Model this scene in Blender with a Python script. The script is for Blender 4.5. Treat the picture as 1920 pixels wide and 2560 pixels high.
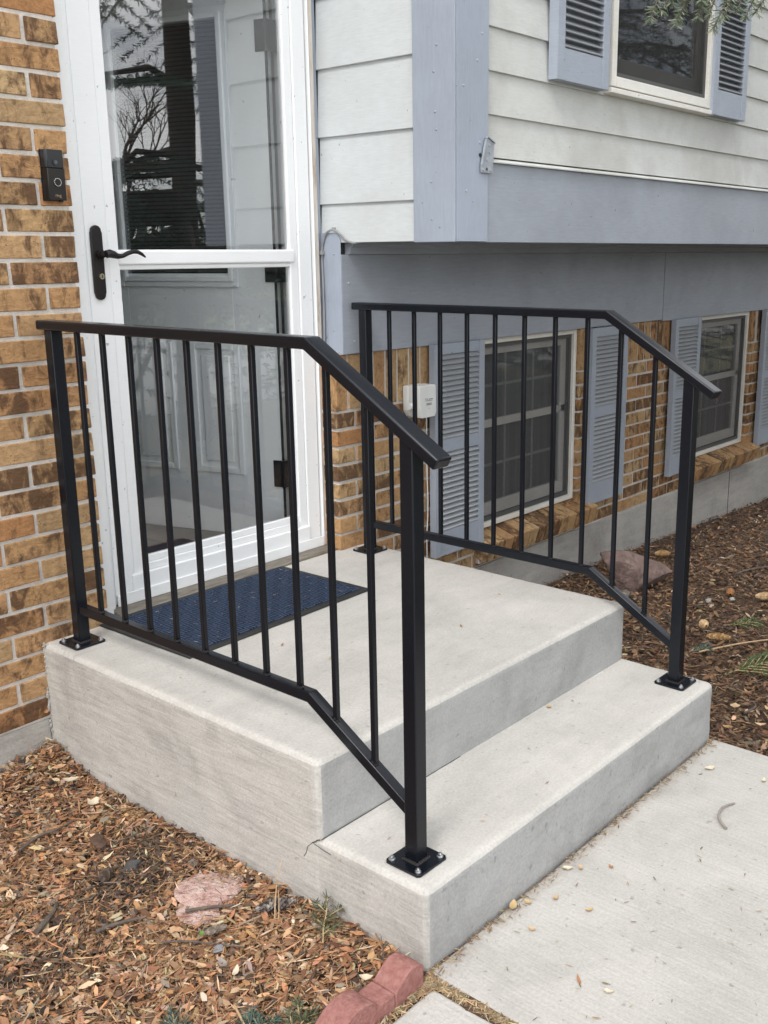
import bpy, bmesh, math, random
import numpy as np
from mathutils import Vector, Matrix
random.seed(7); rng = np.random.default_rng(11)
for o in list(bpy.data.objects): bpy.data.objects.remove(o)
S = bpy.context.scene
COL = S.collection
R = math.radians

# ------------------------------------------------------------------ camera
cam = bpy.data.objects.new('camera', bpy.data.cameras.new('camera')); COL.objects.link(cam)
CAM = Vector((-1.3796, -2.5865, 1.4326))
yaw, pitch, roll = R(50.0251), R(-13.8889), R(-0.4413)
F = Vector((math.sin(yaw)*math.cos(pitch), math.cos(yaw)*math.cos(pitch), math.sin(pitch)))
R0 = Vector((math.cos(yaw), -math.sin(yaw), 0)); U0 = R0.cross(F)
RR = R0*math.cos(roll) + U0*math.sin(roll); UU = -R0*math.sin(roll) + U0*math.cos(roll)
m = Matrix((RR, UU, -F)).transposed().to_4x4(); m.translation = CAM
cam.matrix_world = m
cam.data.sensor_fit = 'HORIZONTAL'; cam.data.sensor_width = 36
cam.data.lens = 2543.03/1920*36
cam.data.shift_x = (960-1069.39)/1920; cam.data.shift_y = (1267.62-1280)/1920
cam.data.clip_start = 0.05; cam.data.clip_end = 600
S.camera = cam
S.render.resolution_x = 768; S.render.resolution_y = 1024

# ------------------------------------------------------------------ sky, sun, exposure
SUN_DIR = Vector((-0.62, -0.20, 0.76)).normalized()
w = bpy.data.worlds.new('World'); S.world = w; w.use_nodes = True
nt = w.node_tree; nt.nodes.clear()
wo = nt.nodes.new('ShaderNodeOutputWorld'); bg = nt.nodes.new('ShaderNodeBackground')
sky = nt.nodes.new('ShaderNodeTexSky'); sky.sky_type = 'NISHITA'; sky.sun_disc = False
sky.sun_elevation = math.asin(SUN_DIR.z); sky.sun_rotation = math.atan2(SUN_DIR.x, SUN_DIR.y)
sky.altitude = 1600; sky.dust_density = 1.2; sky.air_density = 1.0
tc = nt.nodes.new('ShaderNodeTexCoord'); mp = nt.nodes.new('ShaderNodeMapping'); mp.inputs['Scale'].default_value = (1, 1, 2.2)
cn = nt.nodes.new('ShaderNodeTexNoise'); cn.inputs['Scale'].default_value = 2.6; cn.inputs['Detail'].default_value = 8; cn.inputs['Roughness'].default_value = .6
cr = nt.nodes.new('ShaderNodeValToRGB'); cr.color_ramp.elements[0].position = .40; cr.color_ramp.elements[1].position = .54
cr.color_ramp.elements[0].color = (.12, .12, .12, 1); cr.color_ramp.elements[1].color = (.92, .92, .92, 1)
mx = nt.nodes.new('ShaderNodeMix'); mx.data_type = 'RGBA'; mx.inputs['B'].default_value = (20.7, 20.8, 20.8, 1)
nt.links.new(tc.outputs['Generated'], mp.inputs['Vector']); nt.links.new(mp.outputs['Vector'], cn.inputs['Vector'])
nt.links.new(cn.outputs['Fac'], cr.inputs['Fac']); nt.links.new(cr.outputs['Color'], mx.inputs['Factor'])
nt.links.new(sky.outputs['Color'], mx.inputs['A']); nt.links.new(mx.outputs['Result'], bg.inputs['Color'])
nt.links.new(bg.outputs['Background'], wo.inputs['Surface'])
bg.inputs['Strength'].default_value = 0.10
sun = bpy.data.objects.new('sun', bpy.data.lights.new('sun', 'SUN')); COL.objects.link(sun)
sun.data.energy = 1.5; sun.data.angle = R(17); sun.data.color = (1.0, .975, .945)
sun.rotation_euler = (-SUN_DIR).to_track_quat('-Z', 'Y').to_euler()
S.view_settings.view_transform = 'Standard'; S.view_settings.look = 'None'
S.view_settings.gamma = 1; S.view_settings.use_curve_mapping = False
S.view_settings.exposure = 0.42
S.render.engine = 'CYCLES'
S.cycles.max_bounces = 8; S.cycles.transparent_max_bounces = 16

# ------------------------------------------------------------------ materials
def N(t, kind, **k):
    n = t.nodes.new('ShaderNode' + kind)
    for a, b in k.items():
        if a in n.inputs: n.inputs[a].default_value = b
        else: setattr(n, a, b)
    return n
def ramp(t, stops):
    n = t.nodes.new('ShaderNodeValToRGB'); e = n.color_ramp.elements
    while len(e) < len(stops): e.new(.5)
    for el, (p, c) in zip(e, stops):
        el.position = p; el.color = (*c, 1) if len(c) == 3 else c
    return n
def base(name):
    m = bpy.data.materials.new(name); m.use_nodes = True; t = m.node_tree
    b = t.nodes['Principled BSDF']; return m, t, b
def vecnode(t, stretch=(1, 1, 1), rnd=False):
    tc = N(t, 'TexCoord'); v = tc.outputs['Object']
    if rnd:
        oi = N(t, 'ObjectInfo'); ml = N(t, 'Math', operation='MULTIPLY'); ml.inputs[1].default_value = 37.0
        t.links.new(oi.outputs['Random'], ml.inputs[0])
        ad = N(t, 'VectorMath', operation='ADD'); t.links.new(v, ad.inputs[0]); t.links.new(ml.outputs[0], ad.inputs[1]); v = ad.outputs[0]
    mp = N(t, 'Mapping'); mp.inputs['Scale'].default_value = stretch; t.links.new(v, mp.inputs['Vector'])
    return mp.outputs['Vector']
def pmat(name, stops, scale=6, rough=.6, bump=0.0, bscale=60, stretch=(1, 1, 1), bstretch=None, rnd=False, detail=6, spec=.5, metal=0, bdist=.01):
    """noise-driven colour ramp plus fine bump"""
    m, t, b = base(name)
    if len(stops) == 1: b.inputs['Base Color'].default_value = (*stops[0], 1)
    else:
        v = vecnode(t, stretch, rnd); n = N(t, 'TexNoise', Scale=scale, Detail=detail, Roughness=.6); t.links.new(v, n.inputs['Vector'])
        k = len(stops); r = ramp(t, [(.3 + .4*i/(k-1), c) for i, c in enumerate(stops)])
        t.links.new(n.outputs['Fac'], r.inputs['Fac']); t.links.new(r.outputs['Color'], b.inputs['Base Color'])
    b.inputs['Roughness'].default_value = rough; b.inputs['Metallic'].default_value = metal
    b.inputs['Specular IOR Level'].default_value = spec
    if bump:
        v = vecnode(t, bstretch or stretch, rnd); n = N(t, 'TexNoise', Scale=bscale, Detail=5, Roughness=.6); t.links.new(v, n.inputs['Vector'])
        bp = N(t, 'Bump', Strength=bump, Distance=bdist); t.links.new(n.outputs['Fac'], bp.inputs['Height']); t.links.new(bp.outputs['Normal'], b.inputs['Normal'])
    return m

def brick_mat():
    m, t, b = base('brick')
    oi = N(t, 'ObjectInfo'); v = vecnode(t, (1, 1, 1), True)
    body = ramp(t, [(0, (.40, .225, .105)), (.2, (.47, .305, .15)), (.42, (.385, .195, .085)), (.62, (.48, .33, .175)), (.8, (.42, .235, .112)), (1, (.38, .255, .135))])
    t.links.new(oi.outputs['Random'], body.inputs['Fac'])
    n1 = N(t, 'TexNoise', Scale=21, Detail=9, Roughness=.66, Distortion=.7); mp = N(t, 'Mapping'); mp.inputs['Scale'].default_value = (1.15, 1, .62)
    t.links.new(v, mp.inputs['Vector']); t.links.new(mp.outputs[0], n1.inputs['Vector'])
    # how far each brick is scorched
    mul = N(t, 'Math', operation='MULTIPLY'); mul.inputs[1].default_value = 7.31; fr = N(t, 'Math', operation='FRACT')
    t.links.new(oi.outputs['Random'], mul.inputs[0]); t.links.new(mul.outputs[0], fr.inputs[0])
    mr = N(t, 'MapRange'); mr.inputs['To Min'].default_value = -.10; mr.inputs['To Max'].default_value = .125
    t.links.new(fr.outputs[0], mr.inputs['Value'])
    ad = N(t, 'Math', operation='ADD'); t.links.new(n1.outputs['Fac'], ad.inputs[0]); t.links.new(mr.outputs[0], ad.inputs[1])
    sc = ramp(t, [(.47, (0, 0, 0)), (.535, (.42, .42, .42)), (.62, (1, 1, 1))]); t.links.new(ad.outputs[0], sc.inputs['Fac'])
    n2 = N(t, 'TexNoise', Scale=70, Detail=5, Roughness=.7); t.links.new(v, n2.inputs['Vector'])
    fine = ramp(t, [(.3, (.72, .72, .72)), (.7, (1.2, 1.2, 1.2))]); t.links.new(n2.outputs['Fac'], fine.inputs['Fac'])
    mixd = N(t, 'Mix', data_type='RGBA'); mixd.inputs['B'].default_value = (.095, .05, .028, 1)
    f2 = N(t, 'Math', operation='MULTIPLY'); f2.inputs[1].default_value = .88; t.links.new(sc.outputs['Color'], f2.inputs[0])
    t.links.new(f2.outputs[0], mixd.inputs['Factor']); t.links.new(body.outputs['Color'], mixd.inputs['A'])
    mm = N(t, 'Mix', data_type='RGBA', blend_type='MULTIPLY'); mm.inputs['Factor'].default_value = 1
    t.links.new(mixd.outputs['Result'], mm.inputs['A']); t.links.new(fine.outputs['Color'], mm.inputs['B'])
    # iron spots
    vo = N(t, 'TexVoronoi', Scale=95); t.links.new(v, vo.inputs['Vector'])
    sp = ramp(t, [(.10, (1, 1, 1)), (.17, (0, 0, 0))]); t.links.new(vo.outputs['Distance'], sp.inputs['Fac'])
    n3 = N(t, 'TexNoise', Scale=16, Detail=2); t.links.new(v, n3.inputs['Vector'])
    gate = ramp(t, [(.5, (0, 0, 0)), (.58, (1, 1, 1))]); t.links.new(n3.outputs['Fac'], gate.inputs['Fac'])
    g2 = N(t, 'Math', operation='MULTIPLY'); t.links.new(sp.outputs['Color'], g2.inputs[0]); t.links.new(gate.outputs['Color'], g2.inputs[1])
    m3 = N(t, 'Mix', data_type='RGBA'); m3.inputs['B'].default_value = (.035, .02, .015, 1)
    t.links.new(g2.outputs[0], m3.inputs['Factor']); t.links.new(mm.outputs['Result'], m3.inputs['A'])
    t.links.new(m3.outputs['Result'], b.inputs['Base Color']); b.inputs['Roughness'].default_value = .85; b.inputs['Specular IOR Level'].default_value = .25
    n4 = N(t, 'TexNoise', Scale=38, Detail=6, Roughness=.65, Distortion=.6); mp4 = N(t, 'Mapping'); mp4.inputs['Scale'].default_value = (.6, 1, 1.3)
    t.links.new(v, mp4.inputs['Vector']); t.links.new(mp4.outputs[0], n4.inputs['Vector'])
    bp = N(t, 'Bump', Strength=.75, Distance=.007); t.links.new(n4.outputs['Fac'], bp.inputs['Height']); t.links.new(bp.outputs[0], b.inputs['Normal'])
    return m

def concrete_mat(name, tone, streak=(1, 1, 1), streak_amt=.5, warm=1.0, stain=.5, pit=.5):
    m, t, b = base(name)
    v = vecnode(t)
    n1 = N(t, 'TexNoise', Scale=3.4, Detail=9, Roughness=.68, Distortion=.5); t.links.new(v, n1.inputs['Vector'])
    c = [x*tone for x in (1.0, .957, .885)] if warm else [x*tone for x in (.98, .975, .96)]
    lo = [x*(1-.30*stain) for x in c]; hi = [x*1.10 for x in c]
    r1 = ramp(t, [(.30, lo), (.52, c), (.72, hi)]); t.links.new(n1.outputs['Fac'], r1.inputs['Fac'])
    vs = vecnode(t, streak); n2 = N(t, 'TexNoise', Scale=1.0, Detail=5, Roughness=.7, Distortion=.25); t.links.new(vs, n2.inputs['Vector'])
    r2 = ramp(t, [(.30, (1-.34*streak_amt,)*3), (.55, (1, 1, 1)), (.75, (1+.12*streak_amt,)*3)]); t.links.new(n2.outputs['Fac'], r2.inputs['Fac'])
    n3 = N(t, 'TexNoise', Scale=150, Detail=4, Roughness=.7); t.links.new(v, n3.inputs['Vector'])
    r3 = ramp(t, [(.3, (.86, .86, .86)), (.7, (1.10, 1.10, 1.10))]); t.links.new(n3.outputs['Fac'], r3.inputs['Fac'])
    vo = N(t, 'TexNoise', Scale=44, Detail=3, Roughness=.5); t.links.new(v, vo.inputs['Vector'])
    r4 = ramp(t, [(.27, (1-.5*pit,)*3), (.34, (1, 1, 1))]); t.links.new(vo.outputs['Fac'], r4.inputs['Fac'])
    cur = r1.outputs['Color']
    for r in (r2, r3, r4):
        mm = N(t, 'Mix', data_type='RGBA', blend_type='MULTIPLY'); mm.inputs['Factor'].default_value = 1
        t.links.new(cur, mm.inputs['A']); t.links.new(r.outputs['Color'], mm.inputs['B']); cur = mm.outputs['Result']
    t.links.new(cur, b.inputs['Base Color']); b.inputs['Roughness'].default_value = .9; b.inputs['Specular IOR Level'].default_value = .2
    b1 = N(t, 'Bump', Strength=.7*streak_amt+.1, Distance=.005); t.links.new(n2.outputs['Fac'], b1.inputs['Height'])
    b2 = N(t, 'Bump', Strength=.30, Distance=.003); t.links.new(n3.outputs['Fac'], b2.inputs['Height']); t.links.new(b1.outputs[0], b2.inputs['Normal'])
    b3 = N(t, 'Bump', Strength=.4*pit, Distance=.004); t.links.new(r4.outputs['Color'], b3.inputs['Height']); t.links.new(b2.outputs[0], b3.inputs['Normal'])
    t.links.new(b3.outputs[0], b.inputs['Normal'])
    return m

def paint_mat(name, col, rough=.5, dirt=.25, dirtcol=None, bump=.12, grain=(6, 6, 60), ga=1.0):
    m, t, b = base(name)
    v = vecnode(t); n1 = N(t, 'TexNoise', Scale=3.2, Detail=7, Roughness=.65, Distortion=.3); t.links.new(v, n1.inputs['Vector'])
    dc = dirtcol or [c*.72 for c in col]
    r1 = ramp(t, [(.32, [c + (d-c)*dirt for c, d in zip(col, dc)]), (.6, col)]); t.links.new(n1.outputs['Fac'], r1.inputs['Fac'])
    v2 = vecnode(t, grain); n2 = N(t, 'TexNoise', Scale=4, Detail=5, Roughness=.6); t.links.new(v2, n2.inputs['Vector'])
    r2 = ramp(t, [(.3, (1-.07*ga,)*3), (.7, (1+.04*ga,)*3)]); t.links.new(n2.outputs['Fac'], r2.inputs['Fac'])
    n3 = N(t, 'TexNoise', Scale=55, Detail=2); t.links.new(v, n3.inputs['Vector']); r3 = ramp(t, [(.235, (.55, .55, .55)), (.27, (1, 1, 1))]); t.links.new(n3.outputs['Fac'], r3.inputs['Fac'])
    cur = r1.outputs['Color']
    for r in (r2, r3):
        mm = N(t, 'Mix', data_type='RGBA', blend_type='MULTIPLY'); mm.inputs['Factor'].default_value = 1
        t.links.new(cur, mm.inputs['A']); t.links.new(r.outputs['Color'], mm.inputs['B']); cur = mm.outputs['Result']
    t.links.new(cur, b.inputs['Base Color']); b.inputs['Roughness'].default_value = rough; b.inputs['Specular IOR Level'].default_value = .35
    bp = N(t, 'Bump', Strength=bump, Distance=.004); t.links.new(n2.outputs['Fac'], bp.inputs['Height']); t.links.new(bp.outputs[0], b.inputs['Normal'])
    return m

def glass_mat(name, ior=1.55, tint=(.93, .96, .95), gain=1.0):
    m = bpy.data.materials.new(name); m.use_nodes = True; t = m.node_tree; t.nodes.clear()
    o = N(t, 'OutputMaterial'); tr = N(t, 'BsdfTransparent'); tr.inputs['Color'].default_value = (*tint, 1)
    gl = N(t, 'BsdfGlossy'); gl.inputs['Roughness'].default_value = 0.0; gl.inputs['Color'].default_value = (1, 1, 1, 1)
    fr = N(t, 'Fresnel'); ge = N(t, 'NewGeometry'); mr = N(t, 'MapRange'); mr.inputs['To Min'].default_value = ior; mr.inputs['To Max'].default_value = 1/ior   # same reflectance from both sides of the thin pane
    t.links.new(ge.outputs['Backfacing'], mr.inputs['Value']); t.links.new(mr.outputs[0], fr.inputs['IOR']); ml = N(t, 'Math', operation='MULTIPLY', use_clamp=True); ml.inputs[1].default_value = gain
    mx = N(t, 'MixShader'); t.links.new(fr.outputs[0], ml.inputs[0]); t.links.new(ml.outputs[0], mx.inputs[0])
    t.links.new(tr.outputs[0], mx.inputs[1]); t.links.new(gl.outputs[0], mx.inputs[2]); t.links.new(mx.outputs[0], o.inputs['Surface'])
    return m
def screen_mat(name, dens=.45, col=(.10, .10, .10)):
    m = bpy.data.materials.new(name); m.use_nodes = True; t = m.node_tree; t.nodes.clear()
    o = N(t, 'OutputMaterial'); tr = N(t, 'BsdfTransparent'); df = N(t, 'BsdfDiffuse'); df.inputs['Color'].default_value = (*col, 1)
    mx = N(t, 'MixShader'); mx.inputs[0].default_value = dens
    t.links.new(tr.outputs[0], mx.inputs[1]); t.links.new(df.outputs[0], mx.inputs[2]); t.links.new(mx.outputs[0], o.inputs['Surface'])
    return m
def attr_mat(name, rough=.8, bump=0, translucent=False):
    m, t, b = base(name); a = N(t, 'Attribute', attribute_name='tint'); t.links.new(a.outputs['Color'], b.inputs['Base Color'])
    b.inputs['Roughness'].default_value = rough; b.inputs['Specular IOR Level'].default_value = .25
    return m

MB = brick_mat()
MMORT = pmat('mortar', [(.46, .43, .39), (.60, .56, .51), (.68, .64, .59)], 14, .95, .5, 120, spec=.15)
MCTOP = concrete_mat('concrete_landing', .53, (3, 14, 12), .24, 1, .5, .35)  # tone lifted against the riser, so the top's stronger light is partly in colour
MWALK = concrete_mat('concrete_walk', .49, (130, 6, 30), .32, 1, .6, .6)
def add_dirt_band(m, y0, wd):
    t = m.node_tree; b = t.nodes['Principled BSDF']; src = b.inputs['Base Color'].links[0].from_socket
    tc = N(t, 'TexCoord'); sx = N(t, 'SeparateXYZ'); t.links.new(tc.outputs['Object'], sx.inputs[0])
    nz = N(t, 'TexNoise', Scale=9, Detail=6, Roughness=.7); t.links.new(tc.outputs['Object'], nz.inputs['Vector'])
    md = N(t, 'Math', operation='MULTIPLY_ADD'); md.inputs[1].default_value = .09; t.links.new(nz.outputs['Fac'], md.inputs[0]); t.links.new(sx.outputs['Y'], md.inputs[2])
    r = N(t, 'MapRange', clamp=True); r.inputs['From Min'].default_value = y0-wd+.045; r.inputs['From Max'].default_value = y0+.045; r.inputs['To Max'].default_value = .55; t.links.new(md.outputs[0], r.inputs['Value'])
    mx = N(t, 'Mix', data_type='RGBA', blend_type='MULTIPLY'); mx.inputs['B'].default_value = (.52, .43, .35, 1); t.links.new(r.outputs[0], mx.inputs['Factor']); t.links.new(src, mx.inputs['A']); t.links.new(mx.outputs['Result'], b.inputs['Base Color'])
add_dirt_band(MWALK, -1.42, .05)
MFOUND = concrete_mat('concrete_foundation', .42, (5, 5, 26), .5, 1, .8, .6)
MBLUE = paint_mat('blue_grey_paint', (.355, .395, .465), .55, .4, grain=(45, 45, 4))
MBLUE2 = paint_mat('blue_grey_panel_paint', (.335, .36, .405), .6, .5, grain=(4, 45, 40))
MSIDE = paint_mat('pale_siding_paint', (.60, .63, .635), .6, .3, (.42, .42, .39))  # cooler copy of the one siding paint, skylight tint included in the colour
MSIDE2 = paint_mat('pale_siding_shaded_paint', (.58, .585, .56), .6, .6, (.38, .37, .34))  # same paint as the return, dulled in colour for front shade, plus dirt
MWHITE = paint_mat('white_door_paint', (.85, .857, .86), .32, .12, bump=.015, ga=.3)
MVINYL = paint_mat('white_window_paint', (.76, .74, .69), .45, .35, (.50, .43, .32), bump=.05)
MIVORY = paint_mat('entry_door_paint', (.82, .85, .87), .4, .1, bump=.015, ga=.3)
MWOOD = pmat('peeling_wood_trim', [(.34, .25, .19), (.62, .55, .48), (.70, .66, .61)], 9, .8, .4, 60, (3, 3, .6))
MBLACK = pmat('black_powder_coat', [(.0032, .0045, .0080), (.005, .0066, .0105)], 5, .27, .04, 240, spec=.36)
MPLAST = pmat('black_plastic', [(.012, .013, .016)], rough=.28)
MBRONZE = pmat('dark_bronze', [(.030, .027, .025)], rough=.30, metal=.6)
MBRONZE2 = pmat('oil_rubbed_black', [(.014, .013, .015), (.026, .02, .017)], 20, .33, metal=.3)
MRING = pmat('satin_ring', [(.42, .42, .42)], rough=.25, metal=.9)
MSTEEL = pmat('zinc_bolt', [(.55, .56, .57), (.75, .76, .77)], 60, .28, metal=1)
MGALV = pmat('painted_bracket_metal', [(.26, .28, .31), (.36, .39, .43)], 40, .45, .2, 90)
MBRASS = pmat('brass_key', [(.75, .68, .48)], rough=.25, metal=.9)
MPVC = pmat('white_plastic', [(.66, .67, .65), (.73, .74, .72)], 8, .4)
MINK = pmat('grey_print', [(.09, .09, .10)], rough=.7)
MCOPPER = pmat('copper_print', [(.34, .22, .15)], rough=.45)
MGLASS = glass_mat('storm_glass', 1.56, (.985, .99, .99), 1.7)
MWGLASS = glass_mat('window_glass', 1.55, (.78, .80, .80), 1.5)
MSCREEN = screen_mat('insect_screen', .26, (.13, .13, .135))
MDARK = pmat('dark_interior', [(.05, .05, .052), (.075, .072, .07)], 3, .9)
MCURT = pmat('curtain', [(.16, .17, .18), (.42, .43, .44)], 1.0, .9, stretch=(18, 18, .4))
MFLOOR = pmat('brown_floor', [(.075, .042, .028), (.13, .075, .05)], 6, .55, stretch=(2, 12, 2))
MRUB = pmat('black_rubber', [(.016, .016, .017), (.028, .028, .028)], 30, .7, .3, 200)
MALU = pmat('aged_threshold', [(.12, .10, .08), (.30, .27, .22)], 7, .5, .2, 60, (2, 12, 6), metal=.3)
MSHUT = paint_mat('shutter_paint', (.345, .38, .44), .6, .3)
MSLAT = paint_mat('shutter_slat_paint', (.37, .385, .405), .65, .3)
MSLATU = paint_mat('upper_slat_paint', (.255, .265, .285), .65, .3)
MRED = pmat('red_edger', [(.25, .11, .095), (.32, .15, .13), (.38, .20, .175)], 70, .92, .5, 130, spec=.15)
MROCK = pmat('red_rock', [(.115, .078, .068), (.18, .122, .106), (.24, .172, .15)], 22, .9, .6, 50, bdist=.02)
MPINK = pmat('pink_stone', [(.24, .11, .10), (.52, .33, .28), (.60, .42, .37), (.68, .54, .48)], 34, .9, .9, 45, bdist=.03)
MSOIL = pmat('mulch_soil', [(.035, .022, .015), (.085, .05, .032), (.14, .085, .05)], 40, .95, .8, 90, bdist=.02)
MCHIP = attr_mat('mulch_chips', .82)
MTWIG = pmat('twig_bark', [(.07, .055, .045), (.16, .13, .105)], 40, .9, .5, 120, rnd=True)
MCONE = attr_mat('cone_scales', .8)
MNEED = attr_mat('spruce_needles', .55)
MBARK = pmat('spruce_bark', [(.05, .038, .03), (.11, .085, .07)], 9, .95, .8, 24, (1, 1, .4), bdist=.03)
MGRASS = pmat('lawn_grass', [(.05, .075, .02), (.10, .13, .04), (.16, .15, .07)], 9, .95, .5, 200)
MLAWN = pmat('dormant_lawn', [(.13, .13, .06), (.22, .20, .10), (.28, .24, .14)], 9, .95, .5, 200)
MROAD = pmat('street_concrete', [(.30, .295, .285), (.38, .37, .355)], 5, .95, .4, 200)
MROOF = pmat('roof_shingle', [(.07, .065, .06), (.12, .11, .10)], 14, .95, .5, 40)
MCABLE = pmat('grey_cable', [(.22, .22, .225), (.30, .30, .30)], 20, .6)

def mat_blue():
    m, t, b = base('mat_carpet')
    v = vecnode(t)
    ck = N(t, 'TexChecker', Scale=1/.034); t.links.new(v, ck.inputs['Vector'])
    sx = N(t, 'SeparateXYZ'); t.links.new(v, sx.inputs[0])
    def saw(src):
        a = N(t, 'Math', operation='MULTIPLY'); a.inputs[1].default_value = 2*math.pi/.0113; t.links.new(src, a.inputs[0])
        s = N(t, 'Math', operation='SINE'); t.links.new(a.outputs[0], s.inputs[0]); return s
    a, c = saw(sx.outputs['X']), saw(sx.outputs['Y'])
    mx = N(t, 'Mix'); t.links.new(ck.outputs['Fac'], mx.inputs['Factor']); t.links.new(a.outputs[0], mx.inputs['A']); t.links.new(c.outputs[0], mx.inputs['B'])
    nz = N(t, 'TexNoise', Scale=160, Detail=3); t.links.new(v, nz.inputs['Vector'])
    ad = N(t, 'Math', operation='MULTIPLY_ADD'); ad.inputs[1].default_value = .5; t.links.new(mx.outputs[0], ad.inputs[0]); t.links.new(nz.outputs['Fac'], ad.inputs[2])
    r = ramp(t, [(.1, (.015, .023, .042)), (.6, (.036, .055, .098)), (1, (.062, .088, .14))]); t.links.new(ad.outputs[0], r.inputs['Fac'])
    t.links.new(r.outputs['Color'], b.inputs['Base Color']); b.inputs['Roughness'].default_value = .95; b.inputs['Specular IOR Level'].default_value = .1
    bp = N(t, 'Bump', Strength=.9, Distance=.004); t.links.new(ad.outputs[0], bp.inputs['Height']); t.links.new(bp.outputs[0], b.inputs['Normal'])
    return m
MMAT = mat_blue()

# ------------------------------------------------------------------ helpers
def link(o, parent=None):
    COL.objects.link(o)
    if parent: o.parent = parent
    return o
def tag(o, label=None, cat=None, group=None, kind=None):
    for k, v in (('label', label), ('category', cat), ('group', group), ('kind', kind)):
        if v: o[k] = v
    return o
def empty(name, loc=(0, 0, 0), rz=0):
    o = bpy.data.objects.new(name, None); o.location = loc; o.rotation_euler = (0, 0, rz); o.empty_display_size = .05
    return link(o)
class G:
    """collects boxes, prisms, tubes into one mesh"""
    def __init__(s): s.v = []; s.f = []
    def add(s, v, f):
        n = len(s.v); s.v += [tuple(p) for p in v]; s.f += [tuple(i+n for i in q) for q in f]; return s
    def box(s, lo, hi, mat=None):
        x0, y0, z0 = lo; x1, y1, z1 = hi
        v = [(x0,y0,z0),(x1,y0,z0),(x1,y1,z0),(x0,y1,z0),(x0,y0,z1),(x1,y0,z1),(x1,y1,z1),(x0,y1,z1)]
        if mat: v = [tuple(mat @ Vector(p)) for p in v]
        return s.add(v, [(0,3,2,1),(4,5,6,7),(0,1,5,4),(1,2,6,5),(2,3,7,6),(3,0,4,7)])
    def prism(s, prof, a, b, axis='x'):
        """profile of (p,q) extruded along axis from a to b; x:(y,z) y:(x,z) z:(x,y)"""
        n = len(prof)
        def P(c, t): return {'x': (t, c[0], c[1]), 'y': (c[0], t, c[1]), 'z': (c[0], c[1], t)}[axis]
        v = [P(c, a) for c in prof] + [P(c, b) for c in prof]
        f = [tuple(range(n))[::-1], tuple(range(n, 2*n))] + [(i, (i+1) % n, n+(i+1) % n, n+i) for i in range(n)]
        return s.add(v, f)
    def tube(s, pts, rad, seg=8):
        pts = [Vector(p) for p in pts]; rad = rad if hasattr(rad, '__len__') else [rad]*len(pts)
        up = Vector((.13, .31, 1)).normalized(); vs = []; fs = []
        for i, p in enumerate(pts):
            d = (pts[min(i+1, len(pts)-1)] - pts[max(i-1, 0)]).normalized()
            a = d.cross(up if abs(d.dot(up)) < .95 else Vector((1, 0, 0))).normalized(); b = d.cross(a)
            for k in range(seg):
                t = 2*math.pi*k/seg; vs.append(p + (a*math.cos(t) + b*math.sin(t))*rad[i])
        for i in range(len(pts)-1):
            for k in range(seg): fs.append((i*seg+k, i*seg+(k+1) % seg, (i+1)*seg+(k+1) % seg, (i+1)*seg+k))
        fs += [tuple(range(seg))[::-1], tuple(range((len(pts)-1)*seg, len(pts)*seg))]
        return s.add(vs, fs)
    def cyl(s, c, r, h, axis=(0, 0, 1), seg=16, r2=None):
        c = Vector(c); d = Vector(axis).normalized(); return s.tube([c, c + d*h], [r, r if r2 is None else r2], seg)
    def mesh(s, name='mesh'):
        me = bpy.data.meshes.new(name); me.from_pydata(s.v, [], s.f); me.update(); fixn(me); return me
    def build(s, name, mat, parent=None, bevel=0, seg=2, smooth=False, loc=None):
        me = s.mesh(name); me.materials.append(mat); o = bpy.data.objects.new(name, me); link(o, parent)
        if loc: o.location = loc
        if bevel:
            md = o.modifiers.new('bevel', 'BEVEL'); md.width = bevel; md.segments = seg; md.limit_method = 'ANGLE'; md.angle_limit = R(30)
        if smooth or bevel: shade(me, 40)
        return o
def fixn(me):
    bm = bmesh.new(); bm.from_mesh(me); bmesh.ops.recalc_face_normals(bm, faces=bm.faces); bm.to_mesh(me); bm.free()
def shade(me, ang=40):
    me.polygons.foreach_set('use_smooth', [True]*len(me.polygons))
    try: me.set_sharp_from_angle(angle=R(ang))
    except Exception: pass
def npmesh(name, verts, faces, tint=None):
    """verts (n,3), faces (m,k) fast; tint (m,3) per face"""
    verts = np.asarray(verts, np.float32); faces = np.asarray(faces, np.int32); k = faces.shape[1]; m_ = len(faces)
    me = bpy.data.meshes.new(name); me.vertices.add(len(verts)); me.vertices.foreach_set('co', verts.ravel())
    me.loops.add(m_*k); me.loops.foreach_set('vertex_index', faces.ravel()); me.polygons.add(m_)
    me.polygons.foreach_set('loop_start', np.arange(m_, dtype=np.int32)*k); me.polygons.foreach_set('loop_total', np.full(m_, k, np.int32))
    if tint is not None:
        a = me.attributes.new('tint', 'FLOAT_COLOR', 'FACE'); c = np.ones((m_, 4), np.float32); c[:, :3] = tint; a.data.foreach_set('color', c.ravel())
    me.update(calc_edges=True); return me
def addmesh(name, me, mat, parent=None, loc=None, rot=None):
    if mat and not me.materials: me.materials.append(mat)
    o = bpy.data.objects.new(name, me); link(o, parent)
    if loc is not None: o.location = loc
    if rot is not None: o.rotation_euler = rot
    return o
def bevbox(dx, dy, dz, bev=.004, jit=0.0, segs=1):
    bm = bmesh.new(); bmesh.ops.create_cube(bm, size=1)
    for v in bm.verts: v.co = Vector((v.co.x*dx, v.co.y*dy, v.co.z*dz)) + Vector([random.uniform(-jit, jit) for _ in range(3)])
    bmesh.ops.bevel(bm, geom=bm.edges[:], offset=bev, segments=segs, affect='EDGES', clamp_overlap=True)
    me = bpy.data.meshes.new('piece'); bm.to_mesh(me); bm.free(); return me

# measured heights
H1, H2, D, T, W = .1803, .3675, 1.1123, .3054, 1.3456

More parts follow.
